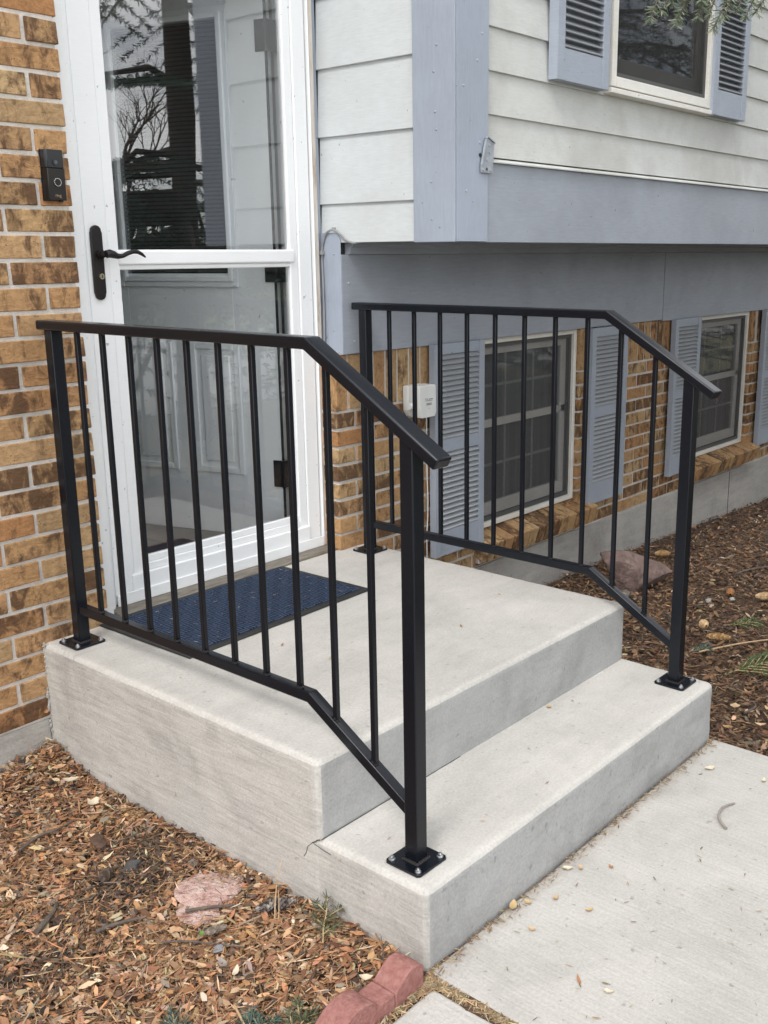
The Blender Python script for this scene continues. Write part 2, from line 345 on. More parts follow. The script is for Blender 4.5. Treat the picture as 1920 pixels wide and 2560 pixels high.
# ================================================================== SETTING
def ground_z(x, y):
    x = np.asarray(x, float); y = np.asarray(y, float)
    left = -.018 + .062*np.exp(-((y*y)/(.16**2) + (x*x)/(.30**2))) + .012*np.exp(-(x*x)/(.12**2))
    s = np.clip((x-1.35)/4.0, 0, 1.2); near = np.clip((y+1.6)/1.6, 0, 1)
    right = -.03 - (.065 + .13*s)*near - .02*s + .03*np.exp(-(y*y)/(.12**2))*np.clip((x-2.2), 0, 1)
    z = np.where(x < .67, left, right)
    far = np.clip((-y-2.2)/3.0, 0, 1); z = z*(1-far) - .03*far
    return z
def grid(xs, ys, zf):
    X, Y = np.meshgrid(xs, ys); Z = zf(X, Y); v = np.stack([X.ravel(), Y.ravel(), Z.ravel()], 1); nx = len(xs)
    i = np.arange(len(ys)-1)[:, None]*nx + np.arange(nx-1)[None, :]; i = i.ravel()
    return v, np.stack([i, i+1, i+1+nx, i+nx], 1)
xs = np.concatenate([np.linspace(-200, -3, 12), np.linspace(-2.6, 7, 120), np.linspace(8, 200, 12)])
ys = np.concatenate([np.linspace(-200, -5, 12), np.linspace(-4.6, .3, 70), np.linspace(1, 120, 8)])
v, f = grid(xs, ys, lambda X, Y: ground_z(X, Y) + .006*np.sin(X*23+Y*7)*np.sin(Y*19-X*5)*(np.abs(Y) < 4))
tag(addmesh('ground', npmesh('ground', v, f), MSOIL), kind='structure')
v, f = grid(np.linspace(1.6, 60, 40), np.linspace(-5.2, -2.75, 6), lambda X, Y: 0*X - .012)
tag(addmesh('lawn', npmesh('lawn', v, f), MLAWN), kind='structure')
v, f = grid(np.linspace(-80, 80, 40), np.linspace(-14.5, -6.55, 6), lambda X, Y: 0*X - .016)
tag(addmesh('street', npmesh('street', v, f), MROAD), kind='structure')
g = G().box((-60, -6.5, -.1), (60, -5.25, .0)); tag(g.build('pavement', MWALK, bevel=.01), kind='structure')
v, f = grid(np.linspace(-80, 80, 40), np.linspace(-60, -14.6, 10), lambda X, Y: 0*X - .01)
tag(addmesh('far_lawn', npmesh('far_lawn', v, f), MGRASS), kind='structure')
# walkway: the long slab in front of the steps and the slab left of it, a joint of needles between
wk = G().box((.0, -5.24, -.12), (1.346, -1.4235, .0)).build('walkway', MWALK, bevel=.008, seg=3); tag(wk, kind='structure')
wk2 = G().box((-1.9, -5.24, -.12), (-.026, -1.455, -.004)).build('walkway_side_slab', MWALK, bevel=.008, seg=3); tag(wk2, kind='structure')

# ================================================================== CONCRETE PORCH
def rounded_block(name, lo, hi, mat, parent, top=.019, vert=.008, skip_back=False, disp=.004, level=5):
    bm = bmesh.new(); bmesh.ops.create_cube(bm, size=1)
    c = [(a+b)/2 for a, b in zip(lo, hi)]; s = [b-a for a, b in zip(lo, hi)]
    for v in bm.verts: v.co = Vector((v.co.x*s[0]+c[0], v.co.y*s[1]+c[1], v.co.z*s[2]+c[2]))
    def kind(e):
        a, b = e.verts[0].co, e.verts[1].co
        if a.z > hi[2]-1e-5 and b.z > hi[2]-1e-5: return 'top_back' if (a.y > hi[1]-1e-5 and b.y > hi[1]-1e-5) else 'top'
        if abs(a.z-b.z) > 1e-4 and a.y < lo[1]+1e-5: return 'vert'
        return ''
    ed = [e for e in bm.edges if kind(e) in ('top', 'vert')]
    bmesh.ops.bevel(bm, geom=ed, offset=top, segments=4, affect='EDGES', profile=.55)
    # cut into small faces so that the displacement has something to move
    for ax in range(3):
        n = int(s[ax]/.035)
        for i in range(1, n):
            co = [0, 0, 0]; no = [0, 0, 0]; co[ax] = lo[ax]+s[ax]*i/n; no[ax] = 1
            bmesh.ops.bisect_plane(bm, geom=bm.verts[:]+bm.edges[:]+bm.faces[:], plane_co=co, plane_no=no)
    me = bpy.data.meshes.new(name); bm.to_mesh(me); bm.free(); me.materials.append(mat); shade(me, 60)
    o = bpy.data.objects.new(name, me); link(o, parent)
    sb = o.modifiers.new('fine', 'SUBSURF'); sb.subdivision_type = 'SIMPLE'; sb.levels = 1; sb.render_levels = 2
    for sc_, st in ((.16, disp), (.025, disp*.45)):
        tx = bpy.data.textures.new(name+str(sc_), 'CLOUDS'); tx.noise_scale = sc_
        dm = o.modifiers.new('uneven', 'DISPLACE'); dm.texture = tx; dm.texture_coords = 'GLOBAL'; dm.strength = st; dm.mid_level = .5
    return o
porch = empty('concrete_porch', (0, 0, 0)); tag(porch, 'pale grey concrete entry landing with one lower step', 'porch')
# the sides are trowelled along their length: streaks follow the longer axis of each face
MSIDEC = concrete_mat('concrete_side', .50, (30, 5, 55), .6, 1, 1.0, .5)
MRISER = concrete_mat('concrete_riser_shaded', .40, (4, 18, 16), .28, 0, .85, .5)  # darker, cooler copy of the landing concrete: riser shade put into the colour
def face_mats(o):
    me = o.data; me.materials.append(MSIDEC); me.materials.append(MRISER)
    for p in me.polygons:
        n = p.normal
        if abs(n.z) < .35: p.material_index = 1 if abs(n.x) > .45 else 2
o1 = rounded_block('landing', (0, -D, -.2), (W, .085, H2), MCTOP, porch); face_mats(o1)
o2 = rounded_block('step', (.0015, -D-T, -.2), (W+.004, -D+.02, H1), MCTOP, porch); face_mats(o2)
# crumbled mortar where the landing meets the brick
def lump(rad, seedv, sub=2, amt=.35, sq=(1, 1, 1)):
    r_ = np.random.default_rng(seedv); bm = bmesh.new(); bmesh.ops.create_icosphere(bm, subdivisions=sub, radius=1)
    ph = r_.uniform(0, 6.28, (4, 3)); fq = r_.uniform(1.2, 4.2, (4, 3))
    for v in bm.verts:
        c = np.array(v.co); d = sum(math.sin(float(fq[k] @ c) + ph[k, 0])*(.5**(k*.6)) for k in range(4))
        c = c*(1+amt*d*.5); v.co = Vector((c[0]*rad*sq[0], c[1]*rad*sq[1], c[2]*rad*sq[2]))
    me = bpy.data.meshes.new('lump'); bm.to_mesh(me); bm.free(); return me
ck = G().tube([(-.0004, -1.088, .166), (-.0004, -1.098, .172), (-.0004, -1.104, .178), (-.0003, -1.112, .1815)], .0014, 5)
ck.tube([(-.0004, -1.088, .166), (-.0004, -1.072, .150), (-.0004, -1.066, .132), (-.0004, -1.058, .120)], .0008, 5); ck.tube([(-.0004, -1.088, .166), (-.0004, -1.12, .160), (-.0004, -1.145, .158)], .0007, 5); ck.tube([(.002, -1.1135, .1805), (.25, -1.1145, .1812), (.5, -1.1135, .1808)], .0012, 5)
tag(ck.build('crack', MDARK, porch), kind='stuff')
g = bmesh.new()
for i in range(60):
    if i % 2 and i < 34: continue
    if i < 34: p = (-.001 + random.uniform(-.004, .003), -.001, .10 + i*.0082)
    else: p = (-.004 + (i-34)*.0095, -.006, H2 - .003)
    me = lump(random.uniform(.003, .007), i, 2, .7, (.7, .6, random.uniform(.8, 2.4)) if i < 34 else (random.uniform(.8, 2.2), .8, .5)); g2 = bmesh.new(); g2.from_mesh(me); bmesh.ops.translate(g2, verts=g2.verts, vec=p)
    tmp = bpy.data.meshes.new('t'); g2.to_mesh(tmp); g.from_mesh(tmp); g2.free(); bpy.data.meshes.remove(tmp); bpy.data.meshes.remove(me)
me = bpy.data.meshes.new('mortar_smear'); g.to_mesh(me); g.free()
tag(addmesh('mortar_smear', me, MFOUND, porch), kind='stuff')

# ================================================================== HOUSE
house = empty('house', (0, 0, 0)); tag(house, 'split-level house with tan brick below and pale lap siding with blue-grey trim above', 'house')
# --- foundation
fo = G()
fo.box((-3, .004, -.4), (.0, .2, .140)); fo.box((1.21, .002, -.5), (6.5, .2, .096))
fo.box((0, .02, -.4), (1.21, .2, .3))
fo.build('foundation', MFOUND, house, bevel=.006)
G().box((4.690, .0, -.3), (4.694, .006, .09)).build('foundation_joint', MDARK, house)
# --- brick walls
bl = G(); bl.box((-3, .0045, .14), (.204, .10, 3.9))
wall_l = bl.build('brick_wall', MMORT, house)
br = G()
OPEN = [(2.03, 2.85), (4.06, 4.88)]
xa = 1.208
for a, b in OPEN + [(6.5, None)]:
    br.box((xa, .0045, .096), (a-.006, .10, 1.10)); xa = (b or 0)+.006
for a, b in OPEN: br.box((a-.006, .012, .096), (b+.006, .10, .20))
wall_r = br.build('brick_wall', MMORT, house)
BR = {}
def brick_mesh(L, Hh, Dp=.09):
    k = (round(L, 3), round(Hh, 3), random.randrange(3))
    if k not in BR:
        me = bevbox(L, Dp, Hh, .0019, .0016); me.materials.append(MB); BR[k] = me
    return BR[k]
def put_brick(x0, x1, z0, z1, parent, y=0.0):
    me = brick_mesh(x1-x0, z1-z0); o = bpy.data.objects.new('brick', me)
    o.location = ((x0+x1)/2, y+.045+random.uniform(-.0015, .0015), (z0+z1)/2); o.rotation_euler = (0, random.uniform(-.006, .006), random.uniform(-.008, .008))
    link(o, parent)
J = .0115
def lay_row(xa, xb, z0, z1, parent, start, pitch=.203, clips=()):
    x = start
    while x < xb:
        a, b = max(x, xa), min(x+pitch-J, xb)
        segs = [(a, b)]
        for c0, c1 in clips:
            ns = []
            for s0, s1 in segs:
                if s1 <= c0 or s0 >= c1: ns.append((s0, s1)); continue
                if s0 < c0-J: ns.append((s0, c0))
                if s1 > c1+J: ns.append((c1, s1))
            segs = ns
        for s0, s1 in segs:
            if s1-s0 > .022: put_brick(s0, s1, z0, z1, parent)
        x += pitch
# left of the door
for k in range(38):
    z0 = .142 + k*.0677; st = .212 + J - .203*7 if k % 2 == 0 else .212 + J - .203*7 + .1015
    lay_row(-1.05, .212, z0+J*.5, z0+.0677-J*.5, wall_l, st)
far = G()
for k in range(38):
    z0 = .142 + k*.0677
    for i in range(9):
        x0 = -1.05-J-.203*(i+1)+(.1 if k % 2 else 0)
        if x0+.19 < -1.05-.004: far.box((x0, 0, z0+J*.5), (x0+.19, .05, z0+.0677-J*.5))
tag(far.build('brick_field', MB, wall_l), kind='stuff')
# right of the door, below the overhang
RP = .0655
for k in range(12):
    z0 = .099 + k*RP; clips = [(a-.002, b+.002) for a, b in OPEN] if z0 > .14 else []
    lay_row(1.20, 5.75, z0+J*.5, z0+RP-J*.5, wall_r, 1.20 if k % 2 == 0 else 1.20-.1015, clips=clips)
x = 1.20
while x < 5.75:
    wdt = .057
    if not any(a-.03 < x+wdt and x < b+.065 for a, b in OPEN): put_brick(x, x+wdt, .890, 1.088, wall_r)
    x += .0675
for a, b in OPEN: put_brick(b+.003, b+.0575, .890, 1.088, wall_r)
# --- sloped brick sills
for a, b in OPEN:
    sl = G().box((a-.0, -.02, .12), (b+.08, .06, .175)).build('window_sill', MMORT, house)
    n = 14; x0 = a-.01
    smesh = bevbox(.0575, .135, .088, .002, .001); smesh.materials.append(MB)
    for i in range(n):
        o = bpy.data.objects.new('brick', smesh); o.location = (x0+.0325+i*.0655, -.004, .195+random.uniform(-.002, .002)); o.rotation_euler = (R(17), random.uniform(-.004, .004), random.uniform(-.006, .006)); link(o, sl)

# --- upper storey: return wall beside the door
sw = G().box((1.25, -.50, 1.49), (1.40, .3, 3.9)).build('return_wall', MDARK, house)
zs = [1.478, 1.608, 1.829, 2.048, 2.268, 2.488, 2.708, 2.928, 3.148, 3.368, 3.588, 3.808]
for z0, z1 in zip(zs[:-1], zs[1:]):
    pf = [(1.2325, z0), (1.2425, z0), (1.2505, z1+.02), (1.2435, z1+.02)]
    G().prism(pf, -.505, .088, 'y').build('siding_board', MSIDE, sw, bevel=.0015)
# front wall of the overhang
WX0, WX1, WZ0, WZ1 = 2.131, 2.975, 2.017, 3.15
fw = G(); fw.box((1.25, -.495, 1.49), (WX0+.02, -.40, 3.9)); fw.box((WX1-.02, -.495, 1.49), (6.5, -.40, 3.9)); fw.box((WX0+.02, -.495, 1.49), (WX1-.02, -.40, WZ0+.02)); fw.box((WX0+.02, -.495, WZ1-.02), (WX1-.02, -.40, 3.9))
fwall = fw.build('front_wall', MDARK, house)
z = 1.741; k = 0
while z < 3.85:
    z1 = z+.1312
    pf = [(-.5165, z), (-.5055, z), (-.4975, z1+.018), (-.5045, z1+.018)]
    spans = [(1.385, 6.4)]
    if z1+.018 > WZ0 and z < WZ1:
        spans = [(1.385, WX0+.004), (WX1-.004, 6.4)]
        if z < WZ0-.02: spans = [(1.385, 6.4)]; z_top = WZ0-.004; q = (z_top-z)/(z1+.018-z); cut = [(-.5165, z), (-.5055, z), (-.5055+.008*q, z_top), (-.5165+.012*q, z_top)]
        else: z_top = None
    else: z_top = None
    if k == 0: spans = [(1.385, 3.42), (3.4225, 6.4)]
    if z_top:
        g = G().prism(pf, 1.385, WX0+.004, 'x').prism(cut, WX0+.004, WX1-.004, 'x').prism(pf, WX1-.004, 6.4, 'x'); g.build('siding_board', MSIDE2, fwall)
    else:
        for a, b in spans: G().prism(pf, a, b, 'x').build('siding_board', MSIDE2, fwall, bevel=.0012)
    z = z1; k += 1
# corner boards
cb = G().box((1.225, -.5244, 1.474), (1.2455, -.352, 3.9)).build('corner_board', MBLUE, house, bevel=.0025)
cb2 = G().box((1.2285, -.5285, 1.4755), (1.391, -.5255, 3.9)).build('corner_board', MBLUE, house, bevel=.001)
nailm = lump(.0042, 3, 1, .1); nailm.materials.append(MBLUE)
for (yy, zz) in ((-.43, 1.545), (-.428, 1.66), (-.45, 1.815), (-.445, 1.868), (-.44, 1.985), (-.452, 2.06), (-.43, 2.22)): addmesh('nail', nailm, None, cb, (1.225, yy, zz))
for (xx, zz) in ((1.275, 1.63), (1.31, 1.60), (1.345, 1.78), (1.355, 2.10), (1.26, 1.94), (1.33, 2.02)): addmesh('nail', nailm, None, cb2, (xx, -.5288, zz))
# band board, drip cap, soffit
G().box((1.391, -.522, 1.473), (6.4, -.497, 1.724)).build('band_board', MBLUE2, house, bevel=.002)
G().prism([(-.535, 1.7225), (-.535, 1.7265), (-.518, 1.735), (-.499, 1.740), (-.499, 1.7245), (-.522, 1.7245)], 1.392, 6.4, 'x').build('drip_cap', MSIDE2, house)
G().box((1.247, -.497, 1.487), (6.4, .02, 1.497)).build('soffit', MBLUE2, house)
G().prism([(.0, 1.438), (-.022, 1.438), (-.028, 1.446), (-.028, 1.462), (-.042, 1.470), (-.042, 1.4865), (.0, 1.4865)], 1.262, 6.4, 'x').build('soffit_moulding', MBLUE2, house, bevel=.001)
# skirt panels under the overhang
G().box((1.2300, -.014, 1.091), (3.648, .004, 1.4375)).build('skirt_panel', MBLUE2, house, bevel=.0015)
G().box((3.654, -.015, 1.083), (6.4, .003, 1.4375)).build('skirt_panel', MBLUE2, house, bevel=.0015)
sk = G().prism([(-.0135, 1.0905), (-.0135, 1.488), (-.004, 1.505), (.02, 1.512), (.093, 1.512), (.093, 1.0905)], 1.2265, 1.2297, 'x').build('skirt_return', MBLUE, house, bevel=.001)
for (yy, zz) in ((.018, 1.44), (.03, 1.175)): addmesh('nail', nailm, None, sk, (1.2265, yy, zz))
for (xx, zz) in ((1.262, 1.34), (1.285, 1.135)): addmesh('nail', nailm, None, sk, (xx, -.0145, zz))
G().box((1.231, .006, 1.09), (6.3, .12, 1.49)).build('wall_core', MDARK, house)
# wall above and beside the door, roof
G().box((-3, .10, .14), (.225, .24, 3.9)).build('wall_core', MDARK, house)
G().box((.20, .06, 2.47), (1.25, .24, 3.9)).build('door_header', MSIDE, house)
# brick return beside the door comes from the corner bricks; blue strip above it
G().box((1.2105, .087, .372), (1.2345, .098, 3.9)).build('trim_strip', MBLUE, house)
rf = G().prism([(-.85, 3.90), (-.85, 4.05), (4, 5.6), (4, 3.90)], 1.05, 6.6, 'x').prism([(-.30, 3.901), (-.30, 4.20), (4, 5.601), (4, 3.901)], -3.2, 1.049, 'x').build('roof', MROOF, house)  # unseen roof; eave cut back at left so sun reaches the return wall
G().box((-3, .24, -.4), (-2.9, 4, 3.9)).box((6.3, .0, -.4), (6.4, 4, 3.9)).box((-3, 3.9, -.4), (6.4, 4, 3.9)).build('wall_core', MDARK, house)
# rooms behind the glass
G().box((.05, .20, .30), (3.9, 3.8, .362)).build('hall_floor', MFLOOR, house)
G().box((-.02, .24, .36), (.05, 3.8, 2.75)).box((1.30, .24, .36), (1.36, 3.8, 2.75)).box((.05, 3.0, .36), (1.30, 3.06, 2.75)).box((-.02, .24, 2.75), (1.36, 3.8, 2.8)).build('hall_wall', pmat('hall_paint', [(.55, .54, .50)], rough=.8), house)
G().box((.30, .24, .363), (.85, 1.1, .372)).build('hall_rug', pmat('hall_rug', [(.05, .03, .028), (.11, .065, .05)], 40, .95), house)

# --- storm door
YD = .09
sd = G()
# stiles with stepped moulding, rails
def stile(g, x0, x1, xi):   # xi: groove
    g.box((x0, YD-.012, .385), (x1, YD+.026, 2.43))
sdg = G()
sdg.box((.293, YD-.010, .384), (.366, YD+.028, 2.43)); sdg.box((.3665, YD-.005, .384), (.404, YD+.020, 2.43))
sdg.box((1.118, YD-.010, .384), (1.178, YD+.028, 2.43)); sdg.box((1.080, YD-.005, .384), (1.1175, YD+.020, 2.43))
storm = sdg.build('storm_door', MWHITE, house, bevel=.004, seg=3)
G().box((.356, YD-.016, .384), (1.120, YD+.0285, .468)).build('bottom_rail', MWHITE, storm, bevel=.004, seg=3)
G().box((.404, YD-.006, .468), (1.080, YD+.021, .492)).box((.404, YD-.001, .492), (1.080, YD+.016, .515)).build('glazing_bead', MWHITE, storm, bevel=.003, seg=2)
G().box((.293, YD-.0225, .381), (1.183, YD-.0165, .419)).build('kick_strip', MWHITE, storm, bevel=.0025, seg=2)
G().box((.398, YD-.012, 1.412), (1.098, YD+.024, 1.456)).build('middle_rail', MWHITE, storm, bevel=.006, seg=3)
G().box((.402, YD-.003, 1.398), (1.086, YD+.018, 1.412)).build('glazing_bead', MWHITE, storm, bevel=.003)
G().box((.404, YD-.010, 2.33), (1.080, YD+.028, 2.43)).build('top_rail', MWHITE, storm, bevel=.004)
G().box((.400, YD+.006, .505), (1.084, YD+.0095, 1.405)).build('glass_pane', MGLASS, storm)
G().box((.400, YD+.006, 1.45), (1.084, YD+.0095, 2.335)).build('glass_pane', MGLASS, storm)
G().box((.30, YD-.008, .3735), (1.18, YD+.02, .383)).build('door_sweep', MRUB, storm)
# handle set
PL = YD-.010
prof = [(-.0175, -.095), (-.0125, -.103), (0, -.1075), (.0125, -.103), (.0175, -.095), (.0175, .083), (.0195, .087), (.0185, .092)]
def esc_profile(s=1.0):
    p = []
    for sy in (-1, 1):
        seq = [(-.0185, .084), (-.0165, .088), (-.0150, .096), (-.0095, .1025), (0, .1055), (.0095, .1025), (.0150, .096), (.0165, .088), (.0185, .084)]
        if sy == 1: p += [(x*s, z*s) for x, z in seq]
        else: p = [(x*s, -z*s) for x, z in seq[::-1]] + p
    return p
EX, EZ = .3245, 1.419
esc = G().prism([(EX+x, EZ+z) for x, z in esc_profile()], PL-.010, PL, 'y').build('handle_plate', MBRONZE2, storm, bevel=.0022, seg=3)
lv = G()
lv.cyl((EX+.005, PL-.008, 1.443), .013, .012, (0, -1, 0)); lv.cyl((EX+.005, PL-.018, 1.443), .0085, .026, (0, -1, 0))
curve = [(0, 0), (.010, .002), (.022, -.001), (.036, -.006), (.052, -.005), (.070, .003), (.088, .0075), (.105, .006), (.120, -.001), (.131, -.009)]
lv.tube([(EX+.003+a, PL-.046-.004*math.sin(a*24), 1.443+b) for a, b in curve], [.0115, .0122, .0108, .0080, .0062, .0066, .0066, .0060, .0048, .0022], 12)
lv.build('lever', MBRONZE2, storm, smooth=True)
lk = G().cyl((EX+.004, PL-.0095, 1.381), .0082, .006, (0, -1, 0), 20).build('lock_cylinder', MBRASS, storm, smooth=True)
G().box((EX+.0028, PL-.0165, 1.3765), (EX+.0052, PL-.0153, 1.3855)).build('keyhole', MPLAST, storm)
# frame round the storm door
df = G()
df.box((.205, .045, .368), (.262, .12, 2.47)); df.box((.2625, .062, .368), (.279, .12, 2.47)); df.box((.2795, .074, .368), (.2895, .12, 2.47))
df.box((1.1835, .070, .368), (1.1885, .13, 2.47)); df.box((.279, .07, 2.433), (1.183, .12, 2.47))
df.build('door_frame', MWHITE, house, bevel=.0025)
G().box((1.189, .074, .368), (1.210, .13, 3.2)).build('door_casing', MWOOD, house, bevel=.002)
G().box((1.183, .13, .368), (1.25, .24, 2.47)).build('door_jamb', MIVORY, house)
G().prism([(.015, .3675), (.015, .374), (.05, .3815), (.22, .3815), (.22, .36)], .262, 1.21, 'x').build('threshold', MALU, house, bevel=.002)
# --- entry door standing open behind the storm door
DA = R(-17.7); dx, dy = math.sin(DA), math.cos(DA)
ed = bpy.data.objects.new('entry_door', None)
def door_pt(s, t, z): return (1.106 + dx*s + dy*t, .200 + dy*s - dx*t, z)   # t: away from the room-side face, negative towards the porch
MD = Matrix(((dx, dy, 0, 1.106), (dy, -dx, 0, .200), (0, 0, 1, 0), (0, 0, 0, 1)))
def dbox(g, s0, s1, t0, t1, z0, z1): return g.box((s0, t0, z0), (s1, t1, z1), MD)
g = G()
dbox(g, 0, .175, 0, .042, .400, 2.40); dbox(g, .635, .81, 0, .042, .400, 2.40); dbox(g, .175, .635, 0, .042, .400, 1.375); dbox(g, .175, .635, 0, .042, 2.225, 2.40)
edoor = g.build('entry_door', MIVORY, house, bevel=.002)
def frame_ring(g, s0, s1, z0, z1, wd, t0, t1):
    dbox(g, s0, s0+wd, t0, t1, z0, z1); dbox(g, s1-wd, s1, t0, t1, z0, z1); dbox(g, s0+wd, s1-wd, t0, t1, z0, z0+wd); dbox(g, s0+wd, s1-wd, t0, t1, z1-wd, z1)
g = G(); frame_ring(g, .145, .665, 1.327, 2.262, .022, -.010, .0); frame_ring(g, .163, .647, 1.347, 2.242, .018, -.017, .002)
g.build('door_window_frame', MIVORY, edoor, bevel=.003)
dbox(G(), .178, .632, .004, .007, 1.37, 2.22).build('door_window_pane', MWGLASS, edoor)
g = G(); z = 1.38
while z < 2.21: dbox(g, .182, .628, .011, .020, z, z+.0080); z += .0142
g.build('door_blind', pmat('blind', [(.15, .16, .17)], rough=.5), edoor)
dbox(G(), .17, .64, .028, .036, 1.37, 2.22).build('door_window_back', MDARK, edoor)
for s0, s1 in ((.158, .372), (.455, .67)):
    g = G(); frame_ring(g, s0, s1, .635, 1.125, .024, -.007, .001); dbox(g, s0+.045, s1-.045, -.005, .001, .68, 1.08); g.build('door_panel', MIVORY, edoor, bevel=.004, seg=2)
for zt, zb in ((2.205, 2.105), (1.445, 1.345), (.70, .60)):
    g = G(); g.box((1.111, .186, zb), (1.150, .190, zt)); dbox(g, -.006, .034, -.004, 0, zb, zt); g.cyl((1.106, .190, zb), .0075, zt-zb, seg=10); g.build('hinge', MPLAST, edoor)
G().box((1.107, .196, .40), (1.116, .215, 2.40)).build('weather_strip', MRUB, edoor)
G().box((1.150, .16, .38), (1.183, .19, 2.44)).build('inner_jamb', MIVORY, house)

# --- windows
def window(name, x0, x1, z0, z1, y, meet, grids=True, fw_=.023, mat=MVINYL, pane=MWGLASS, smat=None, scr=None):
    fr = G()
    def ring(g, a, b, c, d, wd, ya, yb): g.box((a, ya, c), (a+wd, yb, d)).box((b-wd, ya, c), (b, yb, d)).box((a+wd, ya, c), (b-wd, yb, c+wd)).box((a+wd, ya, d-wd), (b-wd, yb, d))
    ring(fr, x0, x1, z0, z1, fw_, y-.012, y+.05)
    wn = fr.build('window', mat, house, bevel=.003)
    g = G(); a, b, c, d = x0+fw_, x1-fw_, z0+fw_, z1-fw_
    ring(g, a, b, c, d, .018, y+.004, y+.04); g.build('screen_track', pmat('dark_track', [(.07, .068, .065)], rough=.6), wn)
    G().box((a+.016, y+.008, c+.016), (b-.016, y+.0095, d-.016)).build('insect_screen', scr or MSCREEN, wn)
    g = G()
    if meet: g.box((a+.018, y+.022, meet-.017), (b-.018, y+.045, meet+.017))
    g.box((a+.018, y+.022, c+.018), (b-.018, y+.045, c+.075)); g.box((a+.018, y+.022, c+.075), (a+.055, y+.045, d-.018)); g.box((b-.055, y+.022, c+.075), (b-.018, y+.045, d-.018)); g.box((a+.055, y+.022, d-.05), (b-.055, y+.045, d-.018))
    g.build('sash', smat or mat, wn, bevel=.002)
    G().box((a+.05, y+.030, c+.06), (b-.05, y+.034, d-.03)).build('glass_pane', pane, wn)
    if grids:
        m1 = (c+.07+meet-.017)/2; m2 = (meet+.017+d-.04)/2
        xm = [(a+.055)+((b-a-.11)*k/3) for k in (1, 2)]
        for xx in xm:
            G().box((xx-.006, y+.035, c+.07), (xx+.006, y+.039, d-.045)).build('muntin', mat, wn)
        for mz in (m1, m2): G().box((a+.055, y+.0355, mz-.006), (b-.055, y+.0385, mz+.006)).build('muntin', mat, wn)
    return wn
window('w', 2.032, 2.848, .258, 1.0885, .03, .713)
window('w', 4.062, 4.878, .252, 1.080, .03, .700)
G().box((2.0, .16, .2), (2.9, .17, 1.12)).build('curtain', MCURT, house); G().box((4.03, .16, .2), (4.92, .17, 1.12)).build('curtain', MCURT, house)
uw = window('w', WX0, WX1, WZ0+.018, WZ1, -.53, None, False, .036, smat=pmat('shaded_sash', [(.10, .092, .085), (.14, .13, .12)], 5, .5), scr=screen_mat('dark_screen', .30, (.06, .06, .06)))  # sash and screen colours darkened to put in the dimness behind the screen
G().prism([(-.552, WZ0-.008), (-.552, WZ0+.010), (-.52, WZ0+.0175), (-.49, WZ0+.0175), (-.49, WZ0-.008)], WX0-.012, WX1+.008, 'x').build('window_sill', MVINYL, house, bevel=.002)
G().box((1.95, -.30, 1.9), (3.2, -.29, 3.3)).build('curtain', MDARK, house)

# --- louvred shutters (parts of the house; their slats are sub-parts)
def shutter(x0, x1, z0, z1, yb, th, louvers, smat, slat_pitch, stile_w=.036, lab=None):
    g = G(); yf = yb-th
    g.box((x0, yf, z0), (x0+stile_w, yb, z1)).box((x1-stile_w, yf, z0), (x1, yb, z1))
    zz = z0
    for a, b in louvers: g.box((x0+stile_w, yf+.003, zz), (x1-stile_w, yb-.003, a)); zz = b
    g.box((x0+stile_w, yf+.003, zz), (x1-stile_w, yb-.003, z1)); g.box((x0+stile_w, yb-.004, z0+.02), (x1-stile_w, yb-.0015, z1-.02))
    sh = g.build('shutter', MSHUT, house, bevel=.002)
    L = x1-x0-2*stile_w+.002; me = bevbox(L, .026, .0055, .0012); me.materials.append(smat)
    for a, b in louvers:
        n = int((b-a)/slat_pitch); p = (b-a)/n
        for i in range(n):
            o = bpy.data.objects.new('slat', me); o.location = ((x0+x1)/2, yf+.0125, a+p*(i+.5)); o.rotation_euler = (R(38), 0, 0); link(o, sh)
    return sh
LV = [(.331, .659), (.712, 1.052)]
for x0, x1, dz in ((1.700, 2.026, 0), (2.888, 3.232, -.006), (3.752, 4.064, -.008), (4.990, 5.33, -.012)):
    shutter(x0, x1, .226+dz, 1.0945+dz, -.0165, .030, [(a+dz, b+dz) for a, b in LV], MSLAT, .0212)
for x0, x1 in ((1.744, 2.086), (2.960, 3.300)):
    shutter(x0, x1, 2.012, 3.12, -.5185, .038, [(2.116, 2.60), (2.66, 3.05)], MSLATU, .0232, .045)

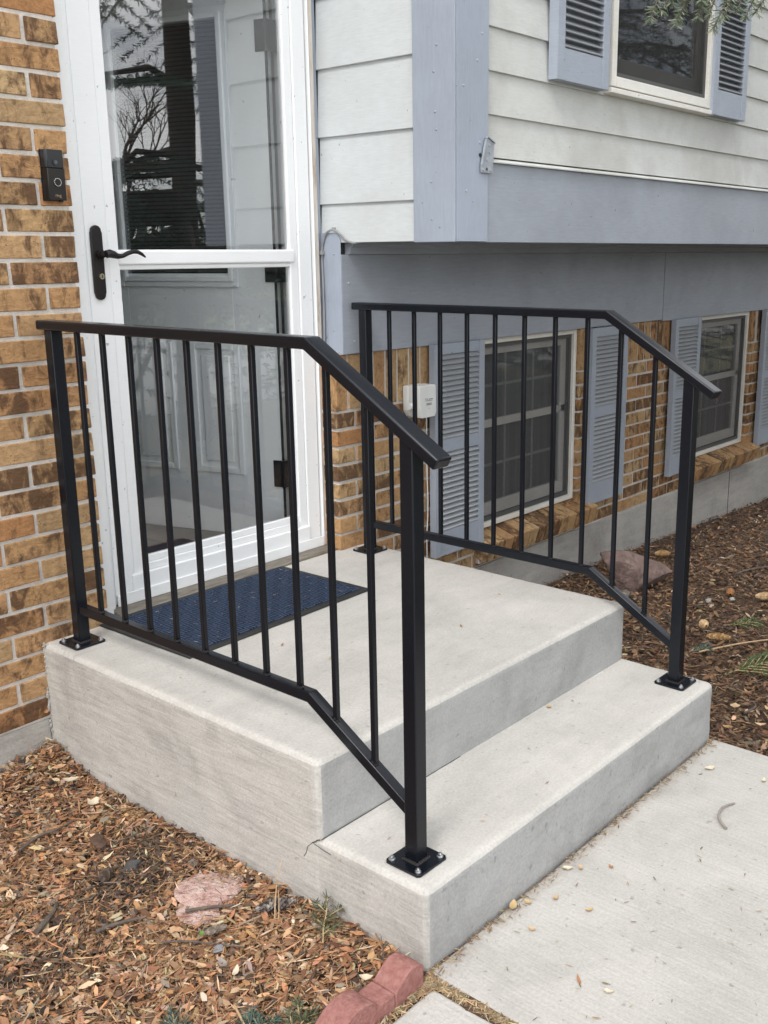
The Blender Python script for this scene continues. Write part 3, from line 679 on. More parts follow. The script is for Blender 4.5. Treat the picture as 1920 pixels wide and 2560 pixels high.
# ================================================================== RAILINGS
def railing(xc, yb, ya, label):
    root = empty('railing', (xc, 0, 0)); tag(root, label, 'railing', 'black handrails of the front steps')
    s = .0172; zt = 1.274; ybend, yend, zend = -1.0617, -1.4111, 1.0626
    th = .025; a = math.atan2(zt-zend, ybend-yend)       # downward slope to the front
    sn, cs = math.sin(a), math.cos(a); h = math.tan(a/2)*th
    yback = yb+s+.030
    prof = [(yback, zt), (ybend, zt), (yend, zend), (yend+th*sn, zend-th*cs), (ybend+h, zt-th), (yback, zt-th)]
    G().prism(prof, -.0226, .0226, 'x').build('top_rail', MBLACK, root, bevel=.0045, seg=4)
    def rail_under(y): return zt-th if y > ybend else zt-th - (ybend-y)*math.tan(a)
    zb, yk, bh, bw = .4853, -1.0253, .0254, .0129
    ze = .3163; ab = math.atan2(zb-ze, yk-(ya+s)); hb = math.tan(ab/2)*bh
    ea = ya+s-.004; zea = zb-(yk-ea)*math.tan(ab)
    prof = [(yb-s+.003, zb), (yk, zb), (ea, zea), (ea, zea-bh/math.cos(ab)), (yk+hb, zb-bh), (yb-s+.003, zb-bh)]
    G().prism(prof, -bw, bw, 'x').build('bottom_rail', MBLACK, root, bevel=.0022, seg=2)
    def bot(y): return zb if y > yk else zb-(yk-y)*math.tan(ab)
    for y, z0 in ((yb, H2), (ya, H1)):
        y0, y1 = y+s, y-s; zz0 = z0+.006
        g = G().add([(-s, y0, zz0), (s, y0, zz0), (s, y1, zz0), (-s, y1, zz0), (-s, y0, rail_under(y0)+.002), (s, y0, rail_under(y0)+.002), (s, y1, rail_under(y1)+.002), (-s, y1, rail_under(y1)+.002)],
                    [(0, 1, 2, 3), (7, 6, 5, 4), (0, 4, 5, 1), (1, 5, 6, 2), (2, 6, 7, 3), (3, 7, 4, 0)])
        p = g.build('post', MBLACK, root, bevel=.0028, seg=3)
        hp = .048; c = .006
        prof = [(-hp+c, y-hp), (hp-c, y-hp), (hp, y-hp+c), (hp, y+hp-c), (hp-c, y+hp), (-hp+c, y+hp), (-hp, y+hp-c), (-hp, y-hp+c)]
        G().prism(prof, z0+.0005, z0+.0065, 'z').build('base_plate', MBLACK, p, bevel=.001)
        wb = G()
        for k in range(4):
            for j in range(7):
                t = -s+2*s*j/6; q = {0: (t, -s), 1: (s, t), 2: (t, s), 3: (-s, t)}[k]; wb.cyl((q[0]*1.08, y+q[1]*1.08, z0+.006), random.uniform(.0042, .0055), .0055, seg=6, r2=.0015)
        tag(wb.build('weld', MBRONZE, p, smooth=True), kind='stuff')
        for sx in (-1, 1):
            for sy in (-1, 1):
                b = G(); bc = (sx*.0365, y+sy*.0365, z0+.0065); b.cyl(bc, .0075, .0016, seg=16); b.cyl((bc[0], bc[1], bc[2]+.0016), .0056, .0052, seg=6); b.cyl((bc[0], bc[1], bc[2]+.0068), .0026, .003, seg=8)
                b.build('bolt', MSTEEL, p)
    for i in range(10):
        y = yb - (yb-ya)*(i+1)/11; hw = .0063
        g = G(); zb0, zb1 = bot(y+hw)-.002, bot(y-hw)-.002; zt0, zt1 = rail_under(y+hw)+.002, rail_under(y-hw)+.002
        g.add([(-hw, y+hw, zb0), (hw, y+hw, zb0), (hw, y-hw, zb1), (-hw, y-hw, zb1), (-hw, y+hw, zt0), (hw, y+hw, zt0), (hw, y-hw, zt1), (-hw, y-hw, zt1)],
              [(0, 1, 2, 3), (7, 6, 5, 4), (0, 4, 5, 1), (1, 5, 6, 2), (2, 6, 7, 3), (3, 7, 4, 0)])
        b = g.build('baluster', MBLACK, root, bevel=.0016, seg=2)
        wd = G()
        for q in ((-hw, 0), (0, -hw), (hw, 0), (-hw, -hw)): wd.cyl((q[0], y+q[1], bot(y+q[1])-.0005), .0042, .0045, seg=6, r2=.0015)
        for q in ((0, hw), (0, -hw)): wd.cyl((q[0], y+q[1], rail_under(y+q[1])-.005), .002, .0065, seg=6, r2=.006)
        tag(wd.build('weld', MBRONZE, b, smooth=True), kind='stuff')
    return root
railing(.076, -.0758, -1.3264, 'black square-tube handrail along the left edge of the porch, nearest the brick wall')
railing(1.2741, -.0805, -1.3277, 'black square-tube handrail along the right edge of the porch, in front of the shuttered windows')

# ================================================================== THINGS ON WALLS AND PORCH
# doormat
dm = empty('doormat', (.556, -.197, H2+.001), R(1.4)); tag(dm, 'blue ribbed doormat with black rubber edge in front of the storm door', 'doormat')
hw, hd = .372, .215
g = G().box((-hw, -hd, 0), (hw, hd, .005)); g.build('rubber_border', MRUB, dm, bevel=.003)
G().box((-hw+.028, -hd+.026, .0052), (hw-.028, hd-.026, .0098)).build('ribbed_carpet', MMAT, dm, bevel=.002)
# video doorbell
db = empty('doorbell', (.157, 0, 1.6465)); tag(db, 'black and bronze video doorbell on the brick beside the door', 'doorbell')
G().prism([(-.0285, -.002), (-.0285, -.018), (-.023, -.026), (.023, -.026), (.0285, -.018), (.0285, -.002)], .0175, .064, 'z').build('camera_cover', MPLAST, db, bevel=.002, seg=3)
G().prism([(-.0285, -.002), (-.0285, -.018), (-.0245, -.0265), (.0245, -.0265), (.0285, -.018), (.0285, -.002)], -.064, .0170, 'z').build('faceplate', MBRONZE, db, bevel=.0015, seg=2)
G().box((-.030, -.003, -.065), (.030, -.0, .065)).build('wall_plate', MPLAST, db)
g = G().cyl((0, -.026, .032), .0088, .0022, (0, -1, 0), 24); g.build('lens_bezel', MPLAST, db, smooth=True)
g = G().cyl((0, -.0282, .032), .0050, .0012, (0, -1, 0), 20); g.build('lens', pmat('lens', [(.02, .02, .03)], rough=.05), db, smooth=True)
def ringmesh(c, r0, r1, h, seg=32):
    g = G(); n = seg; v = []
    for k in range(n):
        t = 2*math.pi*k/n; cx, cz = math.cos(t), math.sin(t)
        v += [(c[0]+r0*cx, c[1], c[2]+r0*cz), (c[0]+r1*cx, c[1], c[2]+r1*cz), (c[0]+r1*cx, c[1]-h, c[2]+r1*cz), (c[0]+r0*cx, c[1]-h, c[2]+r0*cz)]
    f = []
    for k in range(n):
        a, b = 4*k, 4*((k+1) % n)
        for i in range(4): f.append((a+i, a+(i+1) % 4, b+(i+1) % 4, b+i))
    return g.add(v, f)
ringmesh((0, -.0262, -.0185), .0088, .0106, .0048).build('button_ring', MRING, db, smooth=True)
G().cyl((0, -.0262, -.0185), .0088, .0036, (0, -1, 0), 28).build('button', MBRONZE, db, smooth=True)
fc = bpy.data.curves.new('ring_text', 'FONT'); fc.body = 'ring'; fc.size = .0115; fc.align_x = 'CENTER'; fc.extrude = .0003
to = bpy.data.objects.new('tmp', fc); link(to); bpy.context.view_layer.update()
tme = bpy.data.meshes.new_from_object(to.evaluated_get(bpy.context.evaluated_depsgraph_get())); bpy.data.objects.remove(to)
addmesh('lettering', tme, MCOPPER, db, (0, -.0272, -.0555), (R(90), 0, 0))
G().box((-.020, -.018, -.0665), (-.016, -.010, -.064)).box((.010, -.018, -.068), (.018, -.010, -.064)).build('screw_tab', MPLAST, db)
# white utility box on the brick
ub = empty('utility_box', (1.66, 0, .88)); tag(ub, 'white plastic utility box on the brick beside the first lower shutter', 'utility box')
ub.location = (1.612, 0, .887)
g = G().prism([(-.035, -.062), (-.050, .0), (-.050, .058), (-.047, .062), (.043, .062), (.047, .058), (.050, -.045), (.040, -.062)], -.085, -.028, 'y'); g.build('cover', MPVC, ub, bevel=.006, seg=3)
g = G().prism([(-.035, -.060), (-.052, -.035), (-.052, .060), (.045, .060), (.045, -.060)], -.028, .0, 'y'); g.build('back_plate', MPVC, ub, bevel=.004)
g = G().cyl((-.052, -.048, -.015), .014, .022, (-1, 0, 0), 14); g.cyl((-.06, -.062, -.015), .011, .03, (0, 1, 0), 14); g.build('latch_lug', MPVC, ub, bevel=.001)
g = G().cyl((-.06, -.0635, -.015), .004, .003, (0, 1, 0), 10); g.build('latch_hole', MINK, ub)
g = G()
for k in range(7):
    t0 = math.pi*(.15+.1*k); g.box((-.012+.009*math.cos(t0)-.001, -.0866, .006+.005*math.sin(t0)), (-.012+.009*math.cos(t0)+.0016, -.0852, .0072+.005*math.sin(t0)))
g.box((.004, -.0866, .008), (.027, -.0852, .0102)); g.box((-.018, -.0866, .0030), (.025, -.0852, .0042)); g.box((-.010, -.0866, -.0085), (.019, -.0852, -.0065)); g.box((-.012, -.0866, -.0130), (.020, -.0852, -.0112)); g.box((.004, -.0866, -.028), (.006, -.0852, -.026))
g.build('printed_marks', MINK, ub)
# painted metal bracket on the corner board
bk = empty('metal_bracket', (1.40, -.5285, 1.74)); tag(bk, 'small bent painted metal bracket screwed to the blue corner board', 'bracket')
prof = [(-.035, -.052), (.028, -.052), (.034, .010), (.036, .040), (-.002, .056), (-.012, .050), (-.035, -.028)]
prof = [(x-.022, z) for x, z in prof]
G().prism(prof, -.008, -.0052, 'y').build('bracket_plate', MGALV, bk, bevel=.001)
fl = G().prism([(-.035-.022, -.028), (-.033-.022, -.030), (-.009-.022, .049), (-.012-.022, .051)], -.013, -.0052, 'y'); fl.add([(-.034, -.013, .051), (-.024, -.013, .057), (.014, -.013, .041), (-.034, -.0052, .051), (-.024, -.0052, .057), (.014, -.0052, .041), (-.034, -.013, .0535), (-.024, -.013, .0595), (.014, -.013, .0435), (-.034, -.0052, .0535), (-.024, -.0052, .0595), (.014, -.0052, .0435)], [(0, 1, 4, 3), (1, 2, 5, 4), (6, 9, 10, 7), (7, 10, 11, 8), (0, 6, 7, 1), (1, 7, 8, 2), (3, 4, 10, 9), (4, 5, 11, 10)])
fl.build('bracket_flange', MGALV, bk)
g = G()
for x, z in ((-.045, -.043), (-.008, -.043), (-.026, -.012), (-.012, .012), (-.014, .034)): g.cyl((x, -.008, z), .0042, .0032, (0, -1, 0), 8)
g.build('screw', MGALV, bk)
g = G().cyl((-.027, -.0083, -.040), .0045, .0008, (0, -1, 0), 12); g.cyl((-.054, -.001, -.002+.004), .006, .002, (0, -1, 0), 10); g.build('empty_hole', MPLAST, bk)
# cable
pts = [(1.214, .074, .372), (1.2165, .072, .6), (1.2105, .070, .85), (1.2155, .069, 1.1), (1.2185, .068, 1.3), (1.2205, .072, 1.42), (1.2205, .068, 1.47), (1.220, .052, 1.505), (1.2195, .03, 1.519), (1.2195, .005, 1.520), (1.221, -.022, 1.505), (1.224, -.045, 1.486), (1.233, -.072, 1.4765), (1.245, -.09, 1.480)]
def smooth_path(p, n=5):
    p = [Vector(q) for q in p]; out = []
    for i in range(len(p)-1):
        a, b, c, d = p[max(i-1, 0)], p[i], p[i+1], p[min(i+2, len(p)-1)]
        for k in range(n):
            t = k/n; out.append(.5*((2*b) + (c-a)*t + (2*a-5*b+4*c-d)*t*t + (3*b-a-3*c+d)*t**3))
    return out+[p[-1]]
cb_ = G().tube(smooth_path(pts), .0038, 8).build('cable', MCABLE, None, smooth=True); tag(cb_, 'thin grey cable climbing between the door casing and the blue corner panel', 'cable')
cl = G(); cl.box((1.212, .062, 1.438), (1.226, .084, 1.450)); cl.box((1.2165, .004, 1.520), (1.226, .016, 1.530)); cl.box((1.208, .063, .468), (1.222, .082, .478))
cl.build('cable_clip', MCABLE, cb_, bevel=.001)
# second wire on the right of the lower shutter
wr = G().tube(smooth_path([(1.688, -.012, .86), (1.683, -.016, .62), (1.690, -.014, .45), (1.684, -.012, .30), (1.690, -.01, .14)]), .0022, 6).build('wire', MPVC, None, smooth=True)
tag(wr, 'thin white wire hanging down the brick under the utility box', 'wire')

# ================================================================== RED EDGERS
def edger(prof, label):
    g = G().prism(prof, -1.4365, -1.374, 'y'); o = g.build('edging_block', MRED, None, bevel=.0028, seg=2); tag(o, label, 'edging block', 'red scalloped edging blocks'); return o
edger([(-.031, -.05), (-.031, .040), (-.037, .047), (-.048, .053), (-.066, .056), (-.085, .050), (-.103, .036), (-.117, .028), (-.117, -.05)], 'red scalloped concrete edging block touching the corner of the step')
edger([(-.1185, -.05), (-.1185, .029), (-.166, .027), (-.169, .037), (-.182, .050), (-.205, .057), (-.230, .057), (-.255, .048), (-.276, .034), (-.288, .028), (-.330, .027), (-.333, .037), (-.348, .050), (-.375, .057), (-.405, .050), (-.405, -.05)], 'red scalloped concrete edging block cut off by the bottom of the picture')

# ================================================================== MULCH
def chips(n, sampler, lmin, lmax, aspect, thick, pal, wts, zoff=0.0, tilt=.5, cup=.25):
    xy = sampler(n); n = len(xy)
    L = rng.uniform(lmin, lmax, n)*rng.choice([.6, 1, 1, 1.25], n); Wd = L*rng.uniform(aspect*.6, aspect*1.5, n)
    z = ground_z(xy[:, 0], xy[:, 1]) + rng.uniform(0, 1, n)**1.3*thick + zoff
    yaw_ = rng.uniform(0, 2*np.pi, n); pt = rng.normal(0, tilt*.55, n); rl = rng.normal(0, tilt, n)
    # lens outline: 6 points, folded along its length
    base_ = np.array([(-.5, 0), (-.15, .5), (.25, .42), (.5, 0), (.25, -.42), (-.15, -.5)])
    jit = rng.normal(0, .06, (n, 6, 2)); P = base_[None]+jit
    px = P[:, :, 0]*L[:, None]; py = P[:, :, 1]*Wd[:, None]
    cz = cup*rng.uniform(-.4, 1, n)
    pz = cz[:, None]*(np.abs(P[:, :, 1])*Wd[:, None]*1.4 + (P[:, :, 0]**2)*L[:, None]*.9)
    # roll about x, pitch about y, yaw about z
    c, s = np.cos(rl)[:, None], np.sin(rl)[:, None]; py, pz = py*c-pz*s, py*s+pz*c
    c, s = np.cos(pt)[:, None], np.sin(pt)[:, None]; px, pz = px*c+pz*s, -px*s+pz*c
    c, s = np.cos(yaw_)[:, None], np.sin(yaw_)[:, None]; px, py = px*c-py*s, px*s+py*c
    pz = pz - np.minimum(pz.min(1), 0)[:, None]*.5
    V = np.stack([px+xy[:, 0:1], py+xy[:, 1:2], pz+z[:, None]], 2).reshape(-1, 3)
    b = np.arange(n)[:, None]*6
    Fq = np.concatenate([b+np.array([[0, 1, 2, 3]]), b+np.array([[0, 3, 4, 5]])], 1).reshape(-1, 4)
    pal = np.array(pal); ci = rng.choice(len(pal), n, p=np.array(wts)/sum(wts)); tint = pal[ci]*rng.uniform(.5, 1.32, (n, 1))*rng.normal(1, .05, (n, 3))
    return V, Fq, np.repeat(np.clip(tint, .004, .9), 2, 0)
def in_left(n):
    out = []
    while sum(map(len, out)) < n:
        p = np.stack([rng.uniform(-1.25, .0, n*2), rng.uniform(-1.43, -.002, n*2)], 1)
        keep = ~((p[:, 1] < -1.368) & (p[:, 0] > -.41) ) & (p[:, 0] > -.62 - .6*(p[:, 1] < -.5)) & (p[:, 0] < -.004)
        keep &= (rng.uniform(0, 1, len(p)) < np.clip(1.25+p[:, 0]*.75, .25, 1))
        out.append(p[keep])
    return np.concatenate(out)[:n]
def in_right(n, xmax=6.2):
    out = []
    while sum(map(len, out)) < n:
        p = np.stack([1.36+rng.uniform(0, 1, n*2)**1.25*(xmax-1.36), rng.uniform(-2.35, -.01, n*2)], 1)
        keep = (p[:, 1] > -2.35) & (rng.uniform(0, 1, len(p)) < np.clip(1.3-.16*(p[:, 0]-1.3), .3, 1)); out.append(p[keep])
    return np.concatenate(out)[:n]
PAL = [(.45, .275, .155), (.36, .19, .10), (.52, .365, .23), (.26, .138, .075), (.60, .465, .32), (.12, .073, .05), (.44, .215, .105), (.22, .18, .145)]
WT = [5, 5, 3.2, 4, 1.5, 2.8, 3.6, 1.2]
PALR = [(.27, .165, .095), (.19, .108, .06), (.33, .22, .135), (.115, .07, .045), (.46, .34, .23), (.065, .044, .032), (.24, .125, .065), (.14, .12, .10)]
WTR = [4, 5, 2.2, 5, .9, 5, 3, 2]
def mulch(name, parts, label):
    V = []; Fs = []; Tn = []; o = 0
    for v, f, t in parts: V.append(v); Fs.append(f+o); Tn.append(t); o += len(v)
    ob = addmesh(name, npmesh(name, np.concatenate(V), np.concatenate(Fs), np.concatenate(Tn)), MCHIP); tag(ob, label, 'mulch', None, 'stuff'); return ob
mulch('mulch', [chips(36000, in_left, .013, .032, .30, .020, PAL, WT, 0, .5, .5), chips(17000, in_left, .015, .036, .06, .026, PAL, WT, .002, .3), chips(260, in_left, .016, .032, .34, .012, [(.56, .43, .28), (.50, .31, .16), (.42, .35, .27)], [2, 2, 1], .014, .5, .6), chips(1500, in_left, .034, .070, .045, .02, PAL, WT, .008, .18, .2), chips(2600, lambda n: np.clip(np.concatenate([rng.normal((-.21, -.68), (.07, .06), (n//2, 2)), rng.normal((-.12, -.60), (.05, .05), (n//4, 2)), rng.normal((-.50, -.80), (.08, .06), (n//4, 2))]), (-1.2, -1.36), (-.004, -.01)), .010, .024, .2, .012, [(.07, .05, .038), (.11, .08, .06), (.16, .115, .08)], [3, 2, 1], .014, .4, .4), chips(300, in_left, .016, .03, .4, .01, [(.05, .04, .035), (.10, .09, .08)], [2, 1], .012, .3)], 'brown bark and leaf mulch left of the porch')
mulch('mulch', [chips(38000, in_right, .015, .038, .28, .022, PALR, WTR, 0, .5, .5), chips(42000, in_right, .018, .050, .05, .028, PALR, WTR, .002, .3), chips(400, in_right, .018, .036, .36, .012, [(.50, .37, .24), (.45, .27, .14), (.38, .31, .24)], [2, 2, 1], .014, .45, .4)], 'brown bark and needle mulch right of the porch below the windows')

# needles and bits packed in the slab joints and along the foot of the step
def on_lines(lines, spread):
    def f(n):
        k = rng.integers(0, len(lines), n); t = rng.uniform(0, 1, n); L = np.array(lines)[k]
        p = L[:, :2]+(L[:, 2:]-L[:, :2])*t[:, None]; return p+rng.normal(0, spread, (n, 2))
    return f
def flat(v, z): return v
def litter(name, sampler, n, z, lmin, lmax, asp, pal, wts, label, cat, tilt=.2):
    V, Fq, Tn = chips(n, sampler, lmin, lmax, asp, .004, pal, wts, 0, tilt, .25)
    xy = V[:, :2]; V[:, 2] = V[:, 2]-np.repeat(ground_z(*(V.reshape(-1, 6, 3).mean(1)[:, :2].T)), 6)+z
    o = addmesh(name, npmesh(name, V, Fq, Tn), MCHIP); tag(o, label, cat, None, 'stuff'); return o
NP = [(.40, .29, .16), (.28, .17, .09), (.50, .40, .26), (.20, .13, .08), (.22, .20, .11)]
litter('needle_litter', on_lines([(-.013, -1.43, -.013, -1.95)], .0055), 3200, -.006, .012, .028, .09, NP, [4, 3, 3, 2, 1], 'dry needles packed in the joint between the two slabs', 'needles')
litter('needle_litter', on_lines([(-.45, -1.446, -.02, -1.446), (-.05, -1.442, .03, -1.435), (-.03, -1.45, .01, -1.44)], .006), 1800, -.006, .012, .026, .1, NP, [4, 3, 3, 2, 1], 'dry needles along the front of the red edging blocks', 'needles')
litter('needle_litter', lambda n: np.stack([rng.uniform(0, 1.34, n), -1.424-np.abs(rng.normal(0, .012, n))-.02*(rng.uniform(0, 1, n) < .2)*rng.uniform(0, 1, n)], 1), 620, .0005, .008, .022, .10, NP, [3, 4, 2, 4, 1], 'dry needles along the foot of the bottom step', 'needles', .12)
litter('needle_litter', lambda n: np.stack([rng.uniform(.22, .89, n), rng.uniform(-.40, -.0, n)], 1), 130, H2+.011, .007, .019, .085, [(.50, .44, .33), (.42, .30, .18), (.30, .20, .12)], [3, 2, 1], 'dry needles scattered on the blue doormat', 'needles', .1)
litter('needle_litter', lambda n: np.stack([rng.uniform(.03, 1.32, n), rng.uniform(-1.08, -.02, n)], 1), 60, H2+.0025, .006, .018, .12, NP, [3, 4, 1, 3, 1], 'tiny dry bits on the concrete landing', 'needles', .08)
litter('needle_litter', lambda n: np.stack([rng.uniform(.05, 1.32, n), rng.uniform(-1.39, -1.12, n)], 1), 60, H1+.0025, .005, .015, .12, NP, [3, 4, 1, 3, 1], 'tiny dry bits on the lower step', 'needles', .08)
litter('needle_litter', lambda n: np.stack([rng.uniform(.02, 1.32, n), rng.uniform(-2.3, -1.45, n)], 1), 190, .0015, .006, .018, .13, NP, [3, 4, 2, 4, 1], 'tiny dry bits scattered on the walkway slab', 'needles', .1)

# single dry leaves one can pick out
def leaf_mesh(L, Wd, cup, seed):
    r_ = np.random.default_rng(seed); n = 7; v = []; f = []
    for i in range(n):
        t = i/(n-1); w_ = Wd*math.sin(math.pi*min(max(t, .03), .97))**.75*(1+.12*r_.normal())
        z = cup*L*(t-.5)**2*2
        v += [((t-.5)*L, -w_/2, z+cup*w_*.6), ((t-.5)*L, 0, z), ((t-.5)*L, w_/2, z+cup*w_*.5*r_.uniform(.3, 1.4))]
    for i in range(n-1):
        for k in range(2): f.append((3*i+k, 3*i+k+1, 3*i+k+4, 3*i+k+3))
    g = G().add(v, f); me = g.mesh('leaf'); shade(me, 80); return me
LEAFM = {c: pmat('leaf_'+c, cols, 60, .7) for c, cols in dict(tan=[(.42, .28, .15), (.55, .40, .24)], yellow=[(.42, .29, .13), (.54, .40, .21)], rust=[(.33, .15, .07), (.42, .22, .10)], pale=[(.55, .46, .33), (.66, .58, .45)], grey=[(.20, .17, .15), (.33, .29, .26)]).items()}
def leaf(x, y, z, L, Wd, col, rz, label, cup=.35, tilt=0, cat='leaf'):
    me = leaf_mesh(L, Wd, cup, int(abs(x*1000+y*777))+3); me.materials.append(LEAFM[col]); o = addmesh('dry_leaf', me, None, None, (x, y, z), (tilt, 0, rz)); tag(o, label, cat); return o
leaf(.282, -1.436, .004, .036, .019, 'yellow', .5, 'plump golden dry leaf lying against the foot of the step, nearest the red blocks')
leaf(.317, -1.452, .003, .020, .013, 'yellow', 1.4, 'small golden leaf just right of the plump one at the foot of the step')
leaf(.487, -1.451, .003, .024, .014, 'pale', 2.2, 'pale curled leaf by the middle of the step foot')
leaf(.508, -1.474, .003, .019, .012, 'tan', .7, 'tan leaf beside the pale curled one on the walkway')
leaf(.371, -1.492, .003, .019, .013, 'tan', .1, 'small brown leaf alone on the walkway in front of the step')
leaf(.381, -1.574, .003, .020, .012, 'yellow', 2.6, 'yellowish leaf scrap on the middle of the walkway')
leaf(.244, -1.513, .003, .018, .012, 'tan', 1.7, 'tan leaf scrap on the walkway left of centre')
leaf(1.158, -1.502, .003, .032, .017, 'pale', 2.5, 'pale leaf near the right end of the step foot')
leaf(1.189, -1.649, .003, .022, .012, 'pale', .3, 'pale seed leaf near the right edge of the walkway')
leaf(.171, -1.677, .003, .032, .0065, 'rust', .75, 'reddish bark sliver on the front of the walkway', .1)
leaf(.180, -1.740, .003, .022, .011, 'pale', 2.0, 'cream leaf scrap at the bottom of the walkway')
leaf(.558, -1.528, .003, .016, .009, 'rust', 1.2, 'small rust-red leaf scrap on the walkway')
leaf(.888, -1.130, H1+.003, .018, .013, 'yellow', 1.0, 'single golden leaf on the lower step')
leaf(.853, -.84, H2+.003, .020, .006, 'rust', .9, 'rust-red leaf sliver on the middle of the landing', .1)
leaf(.419, -.539, H2+.003, .020, .006, 'rust', .6, 'rust-red leaf sliver in front of the doormat', .1)
leaf(1.16, -.757, H2+.003, .018, .006, 'tan', 1.1, 'tan leaf sliver near the right railing on the landing', .1)
leaf(-.03, -.035, .085, .045, .026, 'pale', 1.9, 'large pale curled leaf in the corner between brick wall and porch', .5, .5)
leaf(-.098, -.352, .035, .040, .03, 'pale', .4, 'crumpled pale grey leaf on the mulch beside the landing', .5, .2)
leaf(-.075, -.21, .042, .042, .030, 'pale', 2.5, 'cream leaf on the mulch near the porch corner', .4, .2)
leaf(-.02, -.01, .17, .016, .011, 'rust', 0, 'little orange leaf caught between brick and landing', .3, 1.2)
leaf(1.615, -1.38, -.005, .036, .030, 'tan', .3, 'round tan leaf on the mulch right of the lower step', .2)
leaf(1.53, -1.50, -.005, .034, .016, 'tan', 2.0, 'tan curled leaf on the mulch beside the walkway edge', .5)
leaf(1.66, -1.47, -.005, .030, .012, 'yellow', .9, 'yellow leaf on the mulch near the right picture edge', .4)
leaf(-.265, -1.13, .012, .032, .013, 'pale', .6, 'white husk on the mulch by a grey leaf', .5)
leaf(-.262, -1.085, .010, .034, .017, 'grey', 1.3, 'grey dead leaf on the mulch above a white husk', .3)
leaf(-.11, -1.35, .012, .028, .016, 'pale', 2.2, 'cream curled husk on the mulch beside the red block', .7)
leaf(-.345, -1.33, .012, .030, .02, 'pale', 1.0, 'cream husk on the mulch at the bottom left', .6)
leaf(-.20, -.72, .012, .026, .008, 'yellow', .3, 'yellow sliver of leaf on the mulch above the pink stone', .3)

# ================================================================== STONES, CONES, TWIGS, SPRIGS
o = addmesh('flat_stone', lump(.090, 21, 5, .42, (1.0, .80, .14)), MPINK, None, (-.128, -.872, .002), (R(4), R(-3), R(30))); shade(o.data, 60); tag(o, 'flat pink rough stone half buried in the mulch left of the porch', 'stone')
def boulder(rad, seed, sq):
    r_ = np.random.default_rng(seed); bm = bmesh.new(); bmesh.ops.create_icosphere(bm, subdivisions=4, radius=1)
    pl = [(Vector(r_.normal(0, 1, 3)).normalized(), r_.uniform(.45, .72)) for _ in range(11)]
    for v in bm.verts:
        for n_, d_ in pl:
            e = v.co.dot(n_)-d_
            if e > 0: v.co -= n_*e
        v.co *= 1+.02*math.sin(v.co.x*19+v.co.y*13)*math.sin(v.co.z*17)
        v.co = Vector((v.co.x*sq[0], v.co.y*sq[1], v.co.z*sq[2]))*rad
    me = bpy.data.meshes.new('boulder'); bm.to_mesh(me); bm.free(); shade(me, 22); return me
o = addmesh('rock', boulder(.19, 12, (1.2, .72, .62)), MROCK, None, (2.80, -.365, -.050), (R(6), R(16), R(-40))); tag(o, 'reddish brown angular rock on the mulch behind the right railing', 'rock')
for i, (x, y, s_, lab) in enumerate(((2.60, -.42, .035, 'small grey stone near the big reddish rock'), (2.72, -.78, .015, 'white pebble on the dark mulch, left one of a pair'), (2.79, -.86, .013, 'white pebble on the dark mulch, right one of a pair'), (-.175, -.635, .020, 'dark grey lump of stone on the mulch above the pink stone'), (-.395, -.68, .014, 'dark brown knob of bark on the mulch at the left'), (-.232, -1.035, .012, 'small grey stone on the mulch below the pink stone'))):
    o = addmesh('small_stone', lump(s_, 40+i, 3, .35, (1.2, .8, .6)), pmat('pebble%d' % i, [[(.10, .095, .09), (.17, .16, .15)], [(.33, .32, .30), (.44, .43, .40)], [(.33, .32, .30), (.44, .43, .40)], [(.05, .048, .045), (.10, .095, .09)], [(.05, .03, .022), (.09, .06, .045)], [(.16, .16, .17), (.28, .28, .29)]][i], 30, .9, .4, 80), None, (x, y, float(ground_z(x, y))+.022))
    shade(o.data, 60); tag(o, lab, 'stone')
o = addmesh('bark_piece', lump(.030, 77, 3, .3, (1.1, .6, .3)), pmat('bark_piece', [(.07, .04, .028), (.13, .075, .05)], 40, .9, .5, 80), None, (-.177, -.50, .022), (0, .1, R(60))); shade(o.data, 60); tag(o, 'oval dark brown piece of bark on the mulch beside the landing', 'bark')

def cone_mesh(L, rad, cols, rows=13, per=9):
    V = []; Fq = []; Tn = []
    for i in range(rows):
        t = i/(rows-1); rr = rad*math.sin(math.pi*(.12+.80*t))**.65; x = (t-.5)*L
        for k in range(per):
            a = 2*math.pi*(k+.5*(i % 2))/per + random.uniform(-.08, .08); ca, sa = math.cos(a), math.sin(a); wd = rr*.42
            def P(xx, r_, w_): return (xx, ca*r_-sa*w_, sa*r_+ca*w_)
            b = len(V); V += [P(x-.002, rr*.35, 0), P(x+L/rows*.55, rr*.85, -wd), P(x+L/rows*1.35, rr*1.12, 0), P(x+L/rows*.55, rr*.85, wd)]
            Fq.append((b, b+1, b+2, b+3)); c = np.array(cols[random.randrange(len(cols))])*random.uniform(.75, 1.2); Tn.append(c)
    n0 = len(V); seg = 8
    for i in range(6):
        t = i/5; rr = rad*.62*math.sin(math.pi*(.1+.8*t))**.6
        for k in range(seg): a = 2*math.pi*k/seg; V.append(((t-.5)*L*.95, rr*math.cos(a), rr*math.sin(a)))
    for i in range(5):
        for k in range(seg): Fq.append((n0+i*seg+k, n0+i*seg+(k+1) % seg, n0+(i+1)*seg+(k+1) % seg, n0+(i+1)*seg+k)); Tn.append(np.array(cols[0])*.25)
    return npmesh('cone', V, Fq, Tn)
TANC = [(.46, .29, .13), (.36, .20, .085), (.54, .37, .19)]; GREYC = [(.16, .135, .12), (.28, .25, .22), (.06, .045, .04)]; PALEC = [(.50, .33, .17), (.58, .42, .25)]
